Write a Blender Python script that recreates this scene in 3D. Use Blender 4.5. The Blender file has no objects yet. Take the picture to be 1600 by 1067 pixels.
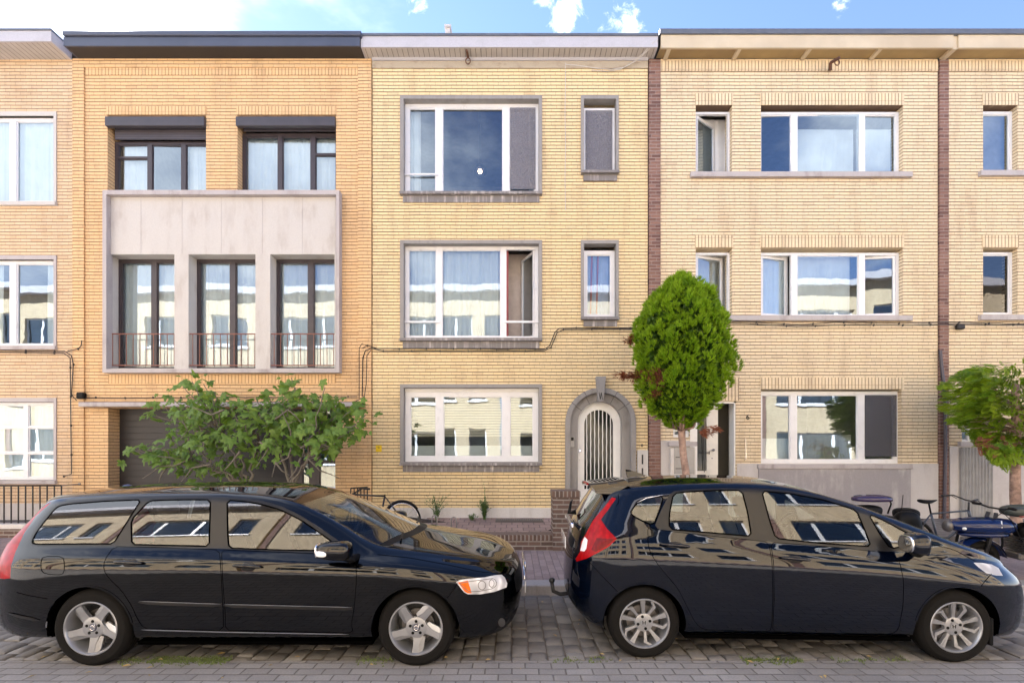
import bpy, math, random
import numpy as np
from mathutils import Vector, Matrix
from mathutils.geometry import delaunay_2d_cdt
R = math.radians
PI = math.pi
random.seed(7)
rng = np.random.default_rng(11)
scene = bpy.context.scene
COL = scene.collection
# ---------------------------------------------------------------- camera model (metres; X right, Y away, Z up)
FPX, HX, HY, CAMZ = 750.0, 800.0, 706.0, 1.75
F = 9.375                                   # distance of the brick fronts
def wx(px, d=F): return (px - HX) * d / FPX
def wz(py, d=F): return CAMZ - (py - HY) * d / FPX
cam_d = bpy.data.cameras.new('camera'); cam = bpy.data.objects.new('camera', cam_d); COL.objects.link(cam)
cam.location = (0, 0, CAMZ); cam.rotation_euler = (R(90), 0, 0)
cam_d.sensor_width = 36; cam_d.sensor_fit = 'HORIZONTAL'; cam_d.lens = FPX / 1600 * 36
cam_d.shift_y = (HY - 533.5) / 1600; cam_d.clip_start = 0.05; cam_d.clip_end = 2000
scene.camera = cam
scene.view_settings.view_transform = 'Standard'; scene.view_settings.look = 'None'
scene.view_settings.gamma = 1.0

# ---------------------------------------------------------------- node helpers
class NT:
    def __init__(s, tree): s.t = tree; s.n = tree.nodes; s.l = tree.links
    def new(s, ty, **kw):
        n = s.n.new(ty)
        for k, v in kw.items(): setattr(n, k, v)
        return n
    def put(s, sock, v):
        if v is None: return
        if isinstance(v, bpy.types.NodeSocket): s.l.new(v, sock)
        else:
            try: sock.default_value = v
            except Exception: sock.default_value = (*v, 1.0)
    def m(s, op, a, b=None, c=None, clamp=False):
        n = s.new('ShaderNodeMath', operation=op, use_clamp=clamp)
        s.put(n.inputs[0], a); s.put(n.inputs[1], b)
        if c is not None: s.put(n.inputs[2], c)
        return n.outputs[0]
    def vm(s, op, a, b=None):
        n = s.new('ShaderNodeVectorMath', operation=op); s.put(n.inputs[0], a)
        if b is not None: s.put(n.inputs[1], b)
        return n.outputs[0]
    def mix(s, f, a, b, mode='MIX'):
        n = s.new('ShaderNodeMix', data_type='RGBA', blend_type=mode)
        s.put(n.inputs[0], f); s.put(n.inputs[6], a); s.put(n.inputs[7], b)
        return n.outputs[2]
    def noise(s, vec, scale, detail=3, rough=.55, dist=0):
        n = s.new('ShaderNodeTexNoise'); s.put(n.inputs['Vector'], vec); n.inputs['Scale'].default_value = scale
        n.inputs['Detail'].default_value = detail; n.inputs['Roughness'].default_value = rough
        n.inputs['Distortion'].default_value = dist
        return n.outputs[0]
    def white(s, vec):
        n = s.new('ShaderNodeTexWhiteNoise', noise_dimensions='3D'); s.put(n.inputs[0], vec); return n.outputs
    def ramp(s, f, stops, interp='LINEAR'):
        n = s.new('ShaderNodeValToRGB'); n.color_ramp.interpolation = interp
        e = n.color_ramp.elements
        while len(e) < len(stops): e.new(0.5)
        for q, (p, c) in zip(e, stops):
            q.position = p; q.color = (*c, 1) if len(c) == 3 else c
        s.put(n.inputs[0], f); return n.outputs[0]
    def mr(s, v, a, b, c=0, d=1, smooth=False):
        n = s.new('ShaderNodeMapRange', interpolation_type='SMOOTHSTEP' if smooth else 'LINEAR')
        for i, q in enumerate((v, a, b, c, d)): s.put(n.inputs[i], q)
        return n.outputs[0]
    def pos(s): return s.new('ShaderNodeNewGeometry').outputs['Position']
    def obj(s): return s.new('ShaderNodeTexCoord').outputs['Object']
    def sep(s, v):
        n = s.new('ShaderNodeSeparateXYZ'); s.put(n.inputs[0], v); return n.outputs
    def comb(s, x, y, z):
        n = s.new('ShaderNodeCombineXYZ')
        for i, q in enumerate((x, y, z)): s.put(n.inputs[i], q)
        return n.outputs[0]
    def scale(s, v, k):
        n = s.new('ShaderNodeVectorMath', operation='MULTIPLY'); s.put(n.inputs[0], v); n.inputs[1].default_value = k
        return n.outputs[0]
    def bump(s, h, strength=.5, dist=.01, normal=None):
        n = s.new('ShaderNodeBump'); n.inputs['Strength'].default_value = strength; n.inputs['Distance'].default_value = dist
        s.put(n.inputs['Height'], h)
        if normal is not None: s.put(n.inputs['Normal'], normal)
        return n.outputs[0]

def new_mat(name):
    m = bpy.data.materials.new(name); m.use_nodes = True
    t = NT(m.node_tree); b = m.node_tree.nodes['Principled BSDF']
    return m, t, b

def simple(name, col, rough=.6, metal=0, var=.12, scale=6, bump=0, coat=0, spec=.5, bscale=None, tint=None, alpha=None):
    m, t, b = new_mat(name)
    p = t.obj()
    n = t.noise(p, scale, 4, .6)
    f = t.mr(n, .3, .7, 1 - var, 1 + var)
    c = t.mix(1.0, (*col, 1), t.comb(f, f, f), 'MULTIPLY')
    if tint is not None:
        n2 = t.noise(p, scale * .37, 3, .6)
        c = t.mix(t.mr(n2, .45, .7), c, (*tint, 1))
    t.put(b.inputs['Base Color'], c)
    t.put(b.inputs['Roughness'], t.mr(n, .2, .8, max(rough - .06, .0), min(rough + .06, 1)))
    b.inputs['Metallic'].default_value = metal
    b.inputs['Specular IOR Level'].default_value = spec
    b.inputs['Coat Weight'].default_value = coat
    b.inputs['Coat Roughness'].default_value = .03
    if bump:
        nb = t.noise(p, bscale or scale * 8, 4, .65)
        t.put(b.inputs['Normal'], t.bump(nb, bump, .004))
    return m

def brick(name, c1, c2, mortar, pitch=.065, length=.205, joint=.16, vjoint=.045, soldier=False, dirt=.30, dark=(.2, .13, .08), bump=.9, tone=None):
    m, t, b = new_mat(name)
    p = t.pos(); x, y, z = t.sep(p)
    h = t.m('ADD', x, y)
    # slight waviness so that joints are not ruler-straight
    wob = t.m('MULTIPLY', t.m('SUBTRACT', t.noise(p, 2.3, 2), .5), .010)
    if soldier: u, v = t.m('ADD', z, 0.02), t.m('ADD', h, wob)
    else: u, v = h, t.m('ADD', z, wob)
    vv = t.m('DIVIDE', v, pitch); row = t.m('FLOOR', vv); fv = t.m('FRACT', vv)
    off = t.m('ADD', t.m('MULTIPLY', t.m('MODULO', row, 2.0), .5), t.m('MULTIPLY', t.white(t.comb(row, 3.1, 0))[0], .16))
    uu = t.m('ADD', t.m('DIVIDE', u, length), off if not soldier else t.m('MULTIPLY', off, 0))
    cu = t.m('FLOOR', uu); fu = t.m('FRACT', uu)
    rnd = t.white(t.comb(cu, row, 7.7))
    du = t.m('MINIMUM', fu, t.m('SUBTRACT', 1.0, fu)); dv = t.m('MINIMUM', fv, t.m('SUBTRACT', 1.0, fv))
    mh = t.mr(dv, joint * .32, joint * .62); mv = t.mr(du, vjoint * .3, vjoint * .7)
    isb = t.m('MULTIPLY', mh, t.mr(mv, 0, 1, .6, 1))
    big = t.noise(p, .7, 4, .6)
    streak = t.noise(t.scale(p, (2.2, 2.2, .45)), 1.6, 4, .6)
    fine = t.noise(p, 38, 3, .7)
    col = t.mix(t.m('POWER', rnd[0], 1.5), (*c1, 1), (*c2, 1))
    f = t.m('ADD', t.mr(fine, .25, .75, .90, 1.08), t.mr(rnd[0], 0, 1, -.05, .05))
    col = t.mix(1.0, col, t.comb(f, f, f), 'MULTIPLY')
    odd = t.mr(t.white(t.comb(row, cu, 1.3))[0], .965, .97)
    col = t.mix(t.m('MULTIPLY', odd, .16), col, (*dark, 1))
    col = t.mix(t.m('MULTIPLY', t.mr(streak, .5, .75), dirt), col, (*dark, 1))
    mcol = t.mix(t.mr(big, .35, .65), (*mortar, 1), tuple(q * .7 for q in mortar) + (1,))
    col = t.mix(isb, mcol, col)
    t.put(b.inputs['Base Color'], col)
    b.inputs['Roughness'].default_value = .78; b.inputs['Specular IOR Level'].default_value = .3
    hh = t.m('ADD', isb, t.m('MULTIPLY', fine, .12))
    hh = t.m('ADD', hh, t.m('MULTIPLY', rnd[0], .12))
    t.put(b.inputs['Normal'], t.bump(hh, bump, .008))
    return m

def glass_mat(name, tint=(.82, .9, .92), ior=1.55, boost=1.5, wav=.0022, wscale=2.2, trans=1.0, gtint=(.95,.97,1)):
    m = bpy.data.materials.new(name); m.use_nodes = True
    t = NT(m.node_tree); t.n.remove(t.n['Principled BSDF']); out = t.n['Material Output']
    nb = t.noise(t.pos(), wscale, 1.5, .5)
    nrm = t.bump(nb, 1.0, wav)
    fr = t.new('ShaderNodeFresnel'); fr.inputs['IOR'].default_value = ior; t.put(fr.inputs['Normal'], nrm)
    g = t.new('ShaderNodeBsdfGlossy'); g.inputs['Roughness'].default_value = 0.0; g.inputs['Color'].default_value = (*gtint, 1)
    t.put(g.inputs['Normal'], nrm)
    tr = t.new('ShaderNodeBsdfTransparent'); tr.inputs['Color'].default_value = (*[q * trans for q in tint], 1)
    mx = t.new('ShaderNodeMixShader')
    t.put(mx.inputs[0], t.m('MULTIPLY', fr.outputs[0], boost, clamp=True)); t.l.new(tr.outputs[0], mx.inputs[1]); t.l.new(g.outputs[0], mx.inputs[2])
    t.l.new(mx.outputs[0], out.inputs['Surface'])
    return m

# ---------------------------------------------------------------- object helpers
ORG = {}
def thing(name, label, cat, loc=(0, 0, 0), group=None, kind=None):
    o = bpy.data.objects.new(name, None); COL.objects.link(o); o.location = loc; o.empty_display_size = .2
    o['label'] = label; o['category'] = cat
    if group: o['group'] = group
    if kind: o['kind'] = kind
    ORG[o] = Vector(loc); return o
def tag(o, label, cat, group=None, kind=None):
    o['label'] = label; o['category'] = cat
    if group: o['group'] = group
    if kind: o['kind'] = kind
    return o
def struct(o, label=None, kind='structure'):
    o['kind'] = kind
    if label: o['label'] = label; o['category'] = o.name.split('.')[0].replace('_', ' ')
    return o

class MB:
    def __init__(s): s.v = []; s.f = []; s.mi = []; s.cur = 0; s.st = []
    def add(s, vs, fs):
        o = len(s.v); s.st.append((o, len(s.f))); s.v += [tuple(q) for q in vs]; s.f += [tuple(o + i for i in f) for f in fs]; s.mi += [s.cur] * len(fs)
    def box(s, x0, x1, y0, y1, z0, z1, bev=0):
        if x0 > x1: x0, x1 = x1, x0
        if y0 > y1: y0, y1 = y1, y0
        if z0 > z1: z0, z1 = z1, z0
        if bev <= 0:
            s.add([(x0,y0,z0),(x1,y0,z0),(x1,y1,z0),(x0,y1,z0),(x0,y0,z1),(x1,y0,z1),(x1,y1,z1),(x0,y1,z1)],
                  [(0,3,2,1),(4,5,6,7),(0,1,5,4),(1,2,6,5),(2,3,7,6),(3,0,4,7)]); return
        b = min(bev, (x1-x0)*.45, (y1-y0)*.45, (z1-z0)*.45)
        X = (x0, x0+b, x1-b, x1); Y = (y0, y0+b, y1-b, y1); Z = (z0, z0+b, z1-b, z1)
        idx = {}; vs = []
        for i in range(4):
            for j in range(4):
                for k in range(4):
                    ext = (i in (0,3)) + (j in (0,3)) + (k in (0,3))
                    if ext == 1: idx[i,j,k] = len(vs); vs.append((X[i],Y[j],Z[k]))
        fs = []
        A = lambda *q: idx[q]
        fs += [(A(0,1,1),A(0,1,2),A(0,2,2),A(0,2,1)),(A(3,1,1),A(3,2,1),A(3,2,2),A(3,1,2)),
               (A(1,0,1),A(2,0,1),A(2,0,2),A(1,0,2)),(A(1,3,1),A(1,3,2),A(2,3,2),A(2,3,1)),
               (A(1,1,0),A(1,2,0),A(2,2,0),A(2,1,0)),(A(1,1,3),A(2,1,3),A(2,2,3),A(1,2,3))]
        def pr(*t): return t
        for i,ii in ((0,1),(3,2)):
            for j,jj in ((0,1),(3,2)):
                a=(A(i,jj,1),A(i,jj,2),A(ii,j,2),A(ii,j,1)); fs.append(a if (i==0)!=(j==0) else a[::-1])
            for k,kk in ((0,1),(3,2)):
                a=(A(i,1,kk),A(ii,1,k),A(ii,2,k),A(i,2,kk)); fs.append(a if (i==0)!=(k==0) else a[::-1])
        for j,jj in ((0,1),(3,2)):
            for k,kk in ((0,1),(3,2)):
                a=(A(1,j,kk),A(2,j,kk),A(2,jj,k),A(1,jj,k)); fs.append(a if (j==0)!=(k==0) else a[::-1])
        for i,ii in ((0,1),(3,2)):
            for j,jj in ((0,1),(3,2)):
                for k,kk in ((0,1),(3,2)):
                    a=(A(i,jj,kk),A(ii,j,kk),A(ii,jj,k)); fs.append(a if ((i==0)+(j==0)+(k==0))%2==1 else a[::-1])
        s.add(vs, fs)
    def tube(s, pts, r, n=8, cap=True):
        pts = [Vector(p) for p in pts]; rs = r if hasattr(r, '__len__') else [r] * len(pts)
        o = len(s.v); prev = None; s.st.append((o, len(s.f)))
        for i, p in enumerate(pts):
            t = (pts[min(i+1, len(pts)-1)] - pts[max(i-1, 0)]).normalized()
            if prev is None:
                a = Vector((0,0,1)) if abs(t.z) < .9 else Vector((1,0,0))
                e1 = t.cross(a).normalized()
            else: e1 = (prev - t * prev.dot(t)).normalized()
            prev = e1; e2 = t.cross(e1)
            for k in range(n):
                a = 2*PI*k/n; s.v.append(tuple(p + (e1*math.cos(a) + e2*math.sin(a)) * rs[i]))
        for i in range(len(pts)-1):
            for k in range(n):
                s.f.append((o+i*n+k, o+i*n+(k+1)%n, o+(i+1)*n+(k+1)%n, o+(i+1)*n+k)); s.mi.append(s.cur)
        if cap:
            s.f.append(tuple(o+k for k in range(n))[::-1]); s.mi.append(s.cur)
            e = o+(len(pts)-1)*n; s.f.append(tuple(e+k for k in range(n))); s.mi.append(s.cur)
    def lathe(s, prof, n=32, axis='z', c=(0,0,0), a0=0, a1=2*PI):
        o = len(s.v); s.st.append((o, len(s.f))); full = abs(a1-a0-2*PI) < 1e-6; m = n if full else n+1
        for (r, h) in prof:
            for k in range(m):
                a = a0 + (a1-a0)*k/n; ca, sa = r*math.cos(a), r*math.sin(a)
                p = (ca, sa, h) if axis == 'z' else ((ca, h, sa) if axis == 'y' else (h, ca, sa))
                s.v.append((p[0]+c[0], p[1]+c[1], p[2]+c[2]))
        for i in range(len(prof)-1):
            for k in range(n):
                k2 = (k+1) % m
                s.f.append((o+i*m+k, o+i*m+k2, o+(i+1)*m+k2, o+(i+1)*m+k)); s.mi.append(s.cur)
    def poly(s, outer, holes, fmap, depth_map=None, sides=True):
        """flat 2D polygon with holes -> fmap(u,v,0) front and fmap(u,v,1) back, closed sides"""
        loops = [outer] + list(holes); pts = []; ed = []
        for lp in loops:
            o = len(pts); pts += [Vector(p) for p in lp]; ed += [(o+i, o+(i+1) % len(lp)) for i in range(len(lp))]
        v, e, f, *_ = delaunay_2d_cdt(pts, ed, [], 0, 1e-6)
        keep = []
        for t in f:
            c = sum((v[i] for i in t), Vector((0,0)))/len(t)
            if pip(c, outer) and not any(pip(c, h) for h in holes):
                a, b2, c2 = (v[i] for i in t[:3])
                if (b2-a).cross(c2-a) < 0: t = t[::-1]
                keep.append(tuple(t))
        s.add([fmap(p.x, p.y, 0) for p in v], keep)
        if sides:
            s.add([fmap(p.x, p.y, 1) for p in v], [t[::-1] for t in keep])
            for li, lp in enumerate(loops):
                ar = sum(lp[i][0]*lp[(i+1)%len(lp)][1]-lp[(i+1)%len(lp)][0]*lp[i][1] for i in range(len(lp)))
                L = lp if (ar > 0) == (li == 0) else lp[::-1]
                n = len(L)
                s.add([fmap(p[0], p[1], 0) for p in L] + [fmap(p[0], p[1], 1) for p in L],
                      [(i, n+i, n+(i+1)%n, (i+1)%n) for i in range(n)])
    def wall(s, outer, holes, y0, y1):
        s.poly(outer, holes, lambda u, v, k: (u, y1 if k else y0, v))
    def each(s, name, mat, parent=None, **kw):
        """one mesh per added piece"""
        r = []; E = s.st + [(len(s.v), len(s.f))]
        for (a, fa), (b_, fb) in zip(E[:-1], E[1:]):
            m = MB(); m.v = s.v[a:b_]; m.f = [tuple(i-a for i in f) for f in s.f[fa:fb]]; m.mi = [0]*len(m.f); r.append(m.build(name, mat, parent, **kw))
        return r
    def build(s, name, mat, parent=None, smooth=False, angle=None, local=False, bevel=0):
        me = bpy.data.meshes.new(name)
        vs = s.v
        if parent is not None and not local:
            root = parent
            while root.parent is not None: root = root.parent
            g = ORG.get(root, Vector()); vs = [(a-g.x, b-g.y, c-g.z) for a, b, c in vs]
        me.from_pydata(vs, [], s.f)
        mats = mat if isinstance(mat, (list, tuple)) else [mat]
        for q in mats: me.materials.append(q)
        if len(mats) > 1: me.polygons.foreach_set('material_index', s.mi)
        if smooth: me.polygons.foreach_set('use_smooth', [True]*len(me.polygons))
        if smooth and angle: me.set_sharp_from_angle(angle=R(angle))
        me.update()
        o = bpy.data.objects.new(name, me); COL.objects.link(o)
        if parent is not None: o.parent = parent
        if bevel:
            md = o.modifiers.new('bevel', 'BEVEL'); md.width = bevel; md.segments = 2; md.limit_method = 'ANGLE'; md.angle_limit = R(40)
        return o
def pip(p, poly):
    x, y = p[0], p[1]; r = False; n = len(poly); j = n-1
    for i in range(n):
        xi, yi = poly[i][0], poly[i][1]; xj, yj = poly[j][0], poly[j][1]
        if (yi > y) != (yj > y) and x < (xj-xi)*(y-yi)/(yj-yi)+xi: r = not r
        j = i
    return r
def rect(x0, x1, z0, z1): return [(x0,z0),(x1,z0),(x1,z1),(x0,z1)]
def copy_tree(o, parent=None):
    c = o.copy(); COL.objects.link(c)
    if parent is not None: c.parent = parent
    for ch in list(o.children): copy_tree(ch, c)
    return c
# ================================================================= MATERIALS
M = {}
M['brickA'] = brick('tan brick', (.66,.49,.325), (.59,.42,.26), (.22,.14,.09), joint=.18, bump=.9)
M['brickB'] = brick('orange tan brick', (.70,.475,.26), (.65,.425,.22), (.22,.11,.055), joint=.18, bump=.9)
M['soldB'] = brick('orange soldier brick', (.70,.475,.26), (.63,.41,.21), (.28,.155,.075), soldier=True, bump=.7)
M['brickC'] = brick('yellow brick', (.745,.588,.345), (.70,.535,.30), (.17,.105,.065), joint=.21, bump=1)
M['brickD'] = brick('pale cream brick', (.735,.60,.41), (.69,.55,.36), (.17,.11,.075), joint=.19, bump=1)
M['soldD'] = brick('cream soldier brick', (.735,.60,.41), (.67,.535,.35), (.22,.14,.09), soldier=True, joint=.17, bump=1)
M['brickR'] = brick('brown red pilaster brick', (.25,.135,.105), (.12,.06,.05), (.36,.28,.25), length=.19, joint=.24, vjoint=.09, dirt=.2, bump=1)
M['brickG'] = brick('grey brown garden brick', (.16,.10,.08), (.08,.055,.045), (.36,.31,.27), pitch=.075, length=.20, joint=.30, vjoint=.11, dirt=.1, bump=1)
M['soldG'] = brick('grey brown coping brick', (.17,.105,.08), (.08,.055,.045), (.36,.31,.27), pitch=.065, length=.6, soldier=True, joint=.30, vjoint=.1, dirt=.1, bump=1)
M['brickO'] = brick('opposite tan brick', (.60,.49,.34), (.54,.43,.28), (.3,.22,.15), bump=.4)  # plain tan brick of the houses across the street
M['white_pvc'] = simple('white window plastic', (.68,.68,.70), .3, var=.03)
M['white_paint'] = simple('white painted metal', (.78,.77,.75), .4, var=.05)
M['door_white'] = simple('aged white door paint', (.66,.63,.58), .45, var=.07)
M['dark_frame'] = simple('dark brown aluminium', (.045,.035,.04), .4, var=.1)
M['navy_metal'] = simple('dark blue grey roof metal', (.055,.065,.10), .42, var=.12, scale=2)
M['black_soffit'] = simple('black soffit board', (.022,.02,.022), .55)
M['shutter'] = simple('dark roller shutter', (.05,.045,.055), .5)
M['lead'] = simple('dark roofing edge', (.10,.11,.135), .5)
M['cable'] = simple('black cable sheath', (.02,.017,.016), .6)
M['rail_brown'] = simple('red brown railing paint', (.22,.085,.055), .45)
M['black_iron'] = simple('black iron', (.015,.014,.015), .5)
M['rust_iron'] = simple('rusty iron', (.11,.05,.03), .8, var=.3)
M['steel'] = simple('brushed steel', (.24,.24,.25), .4, metal=.6)
M['chrome'] = simple('chrome', (.8,.8,.82), .12, metal=1, var=.03)
M['dark_glass'] = simple('dark obscured glass', (.02,.022,.02), .12)
M['cream_paint'] = simple('cream fascia paint', (.55,.46,.33), .55, tint=(.42,.33,.22), scale=1.6)
M['yellow_soffit'] = simple('ochre soffit', (.36,.26,.12), .7, tint=(.22,.15,.08), scale=2)
M['blackplastic'] = simple('black plastic', (.005,.005,.0055), .5, spec=.15)
M['interior'] = simple('interior plaster', (.36,.34,.32), .85)
M['interior_dark'] = simple('dark interior', (.05,.045,.04), .85)
M['curtain'] = simple('white net curtain', (.74,.75,.77), .9, var=.06, scale=3)
M['teal_glass'] = simple('teal frosted door pane', (.10,.17,.18), .5)
M['curtain_blue'] = simple('striped curtain', (.50,.55,.72), .9, var=.1)
M['curtain_red'] = simple('red curtain stripe', (.42,.12,.12), .9)
M['blind'] = simple('cream slat blind', (.62,.55,.45), .8, var=.05)
M['screen'] = simple('grey insect screen', (.105,.10,.115), .8, var=.05, scale=60)
def mesh_screen(name, col, k):
    m = simple(name, col, .8, var=.05, scale=60); t = NT(m.node_tree); tr = t.new('ShaderNodeBsdfTransparent'); mx = t.new('ShaderNodeMixShader'); mx.inputs[0].default_value = k
    t.l.new(t.n['Principled BSDF'].outputs[0], mx.inputs[1]); t.l.new(tr.outputs[0], mx.inputs[2]); t.l.new(mx.outputs[0], t.n['Material Output'].inputs['Surface']); return m
M['screen'] = mesh_screen('grey insect mesh', (.21,.205,.235), .42)
M['number'] = simple('dark number metal', (.03,.028,.025), .4, metal=.3)

def stained(name, base, stain, rough=.7, vs=.45, scale=1.6, amt=.55, bump=.25):
    m, t, b = new_mat(name); p = t.pos()
    n1 = t.noise(t.scale(p, (1.5, 1.5, vs)), scale * 1.8, 5, .62); n2 = t.noise(p, scale * .8, 4, .6); n3 = t.noise(p, 45, 4, .7)
    f = t.mr(n3, .25, .75, .90, 1.07)
    c = t.mix(1, (*base, 1), t.comb(f, f, f), 'MULTIPLY')
    c = t.mix(t.m('MULTIPLY', t.m('MULTIPLY', t.mr(n1, .46, .72, smooth=True), t.mr(n2, .35, .65)), amt * 1.4, clamp=True), c, (*stain, 1))
    t.put(b.inputs['Base Color'], c); t.put(b.inputs['Roughness'], t.mr(n1, .3, .7, rough - .08, rough + .1))
    t.put(b.inputs['Normal'], t.bump(n3, bump, .003)); b.inputs['Specular IOR Level'].default_value = .35
    return m
M['concrete'] = stained('pale concrete', (.51,.485,.46), (.36,.31,.28))
M['concrete_edge'] = stained('weathered concrete edge', (.42,.385,.385), (.2,.17,.16))
M['bluestone'] = stained('blue stone', (.27,.255,.245), (.18,.165,.155), scale=2.5)
M['bluestone_drip'] = stained('blue stone with white drips', (.19,.175,.175), (.6,.56,.54), vs=.08, scale=5, amt=.7)
M['render_grey'] = stained('pale render', (.50,.47,.46), (.30,.26,.245), scale=1.5)
M['render_white'] = stained('white painted render', (.64,.61,.58), (.45,.40,.36), scale=2)
M['panel_stone'] = stained('grey stone panel', (.29,.27,.28), (.5,.47,.46), scale=2.2, amt=.6, bump=.5)
M['frieze'] = stained('stained concrete frieze', (.40,.34,.26), (.22,.16,.12), vs=2.2, scale=2.4)
M['kerb'] = stained('concrete kerb', (.32,.305,.31), (.2,.18,.17), scale=3)
M['fascia_white'] = stained('white fascia', (.44,.43,.47), (.34,.33,.35), vs=1.5, amt=.4)

def slat_mat(name, base, pitch, groove, axis=0, w=.1, dirt=.1):
    m, t, b = new_mat(name); s = t.sep(t.pos())[axis]
    f = t.m('FRACT', t.m('DIVIDE', s, pitch)); g = t.m('LESS_THAN', f, w)
    n = t.noise(t.pos(), 3, 4)
    c = t.mix(g, (*base, 1), (*groove, 1)); k = t.mr(n, .3, .7, 1-dirt, 1+dirt)
    t.put(b.inputs['Base Color'], t.mix(1, c, t.comb(k, k, k), 'MULTIPLY')); b.inputs['Roughness'].default_value = .5
    t.put(b.inputs['Normal'], t.bump(t.m('SUBTRACT', 1, g), .8, .006))
    return m
M['soffit_white'] = slat_mat('white slatted soffit', (.42,.395,.375), .10, (.15,.14,.13))
M['garage'] = slat_mat('dark sectional garage door', (.016,.0135,.0145), .125, (.008,.007,.007), axis=2, w=.07)
M['shutter_slats'] = slat_mat('dark shutter slats', (.07,.062,.075), .045, (.025,.022,.027), axis=2, w=.2)
M['corrugated'] = simple('grey corrugated sheet', (.28,.28,.29), .5, var=.15)

M['glass'] = glass_mat('window glass', boost=4.2, wav=.0012, gtint=(.78,.90,1))
M['glass_dark'] = glass_mat('grey tinted window glass', (.55,.6,.62))

def pavers(name, c1, c2, mortar, w, l, rot=0, jw=.05, bump=.8, spots=0):
    m, t, b = new_mat(name); p = t.pos(); x, y, z = t.sep(p)
    if rot: x, y = y, x
    y2 = t.m('ADD', y, t.m('MULTIPLY', t.m('SUBTRACT', t.noise(p, 1.5, 2), .5), .03))
    row = t.m('FLOOR', t.m('DIVIDE', y2, w)); fv = t.m('FRACT', t.m('DIVIDE', y2, w))
    uu = t.m('ADD', t.m('DIVIDE', x, l), t.m('MULTIPLY', t.m('MODULO', row, 2), .5)); cu = t.m('FLOOR', uu); fu = t.m('FRACT', uu)
    dv = t.m('MULTIPLY', t.m('MINIMUM', fv, t.m('SUBTRACT', 1, fv)), w); du = t.m('MULTIPLY', t.m('MINIMUM', fu, t.m('SUBTRACT', 1, fu)), l)
    d = t.m('MINIMUM', du, dv); isb = t.mr(d, w*jw*.4, w*jw*1.3)
    rnd = t.white(t.comb(cu, row, 2.2)); fine = t.noise(p, 60, 4, .7); big = t.noise(p, .9, 4, .6)
    c = t.mix(rnd[0], (*c1, 1), (*c2, 1)); k = t.m('ADD', t.mr(fine, .25, .75, .78, 1.12), t.mr(big, .3, .7, -.16, .14))
    c = t.mix(1, c, t.comb(k, k, k), 'MULTIPLY')
    c = t.mix(isb, (*mortar, 1), c)
    t.put(b.inputs['Base Color'], c); b.inputs['Roughness'].default_value = .8; b.inputs['Specular IOR Level'].default_value = .3
    h = t.m('ADD', isb, t.m('MULTIPLY', fine, .35)); h = t.m('ADD', h, t.m('MULTIPLY', rnd[0], .3))
    t.put(b.inputs['Normal'], t.bump(h, bump, .012))
    return m
M['road'] = pavers('grey concrete road pavers', (.30,.282,.272), (.25,.235,.228), (.15,.135,.125), .105, .215)
M['sidewalk'] = pavers('pink grey pavement bricks', (.34,.265,.255), (.27,.205,.20), (.20,.155,.15), .10, .2, rot=1)
M['terrace'] = pavers('reddish terrace tiles', (.40,.29,.255), (.32,.23,.205), (.2,.15,.135), .2, .2)
M['yard'] = pavers('dark yard paving', (.20,.18,.175), (.15,.135,.13), (.09,.08,.075), .15, .3)

def sett_mat():
    m, t, b = new_mat('grey brown granite setts'); p = t.pos()
    at = t.new('ShaderNodeAttribute'); at.attribute_name = 'tone'; at.attribute_type = 'GEOMETRY'
    fine = t.noise(p, 55, 4, .7); big = t.noise(p, 1.1, 4, .6)
    c = t.ramp(at.outputs['Fac'], [(0, (.125,.115,.108)), (.5, (.18,.168,.158)), (.85, (.235,.22,.205)), (1, (.21,.21,.215))])
    k = t.m('ADD', t.mr(fine, .25, .75, .72, 1.18), t.mr(big, .3, .7, -.15, .15))
    c = t.mix(1, c, t.comb(k, k, k), 'MULTIPLY')
    t.put(b.inputs['Base Color'], c); t.put(b.inputs['Roughness'], t.mr(fine, .3, .7, .5, .8))
    t.put(b.inputs['Normal'], t.bump(fine, .6, .004)); return m
M['sett'] = sett_mat()
M['sand'] = simple('sandy joint dirt', (.15,.125,.10), .95, var=.3, scale=9, bump=.5)

# ================================================================= WORLD AND SUN
SUN_EL, SUN_AZ = 38.5, -43.0           # azimuth from +Y towards +X
EXPO = 3.07
scene.view_settings.exposure = EXPO
w = bpy.data.worlds.new('World'); scene.world = w; w.use_nodes = True
t = NT(w.node_tree); bg = t.n['Background']; bg.inputs['Strength'].default_value = .05
sky = t.new('ShaderNodeTexSky', sky_type='NISHITA'); sky.sun_disc = False
sky.sun_elevation = R(SUN_EL); sky.sun_rotation = R(SUN_AZ); sky.air_density = .85; sky.dust_density = .05; sky.ozone_density = 3.0
tc = t.new('ShaderNodeTexCoord').outputs['Generated']
xs, ys, zs = t.sep(tc)
den = t.m('ADD', t.m('MAXIMUM', zs, 0), .18)
pv = t.comb(t.m('DIVIDE', xs, den), t.m('DIVIDE', ys, den), 0)
n1 = t.noise(t.vm('ADD', pv, (.35, .9, 0)), 1.25, 7, .62, .3)
thr = t.m('ADD', n1, t.m('MULTIPLY', xs, -.24))
thr = t.m('ADD', thr, t.mr(ys, -.1, -.5, 0, -.035))
BEHIND = ((.70, -1, .64, .36, .20), (-.36, -1, .60, .20, .12), (-.95, -1, .6, .35, .2), (.45, -1, .35, .2, .1))
def puff(dx, dy, dz, r, a):
    L = math.sqrt(dx*dx+dy*dy+dz*dz); n = t.new('ShaderNodeVectorMath', operation='DISTANCE'); t.put(n.inputs[0], tc); n.inputs[1].default_value = (dx/L, dy/L, dz/L)
    return t.mr(n.outputs['Value'], 0, r, a, 0, smooth=True)
for q in BEHIND: thr = t.m('ADD', thr, puff(*q))
n4 = t.noise(tc, 26, 6, .68, .4)
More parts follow.
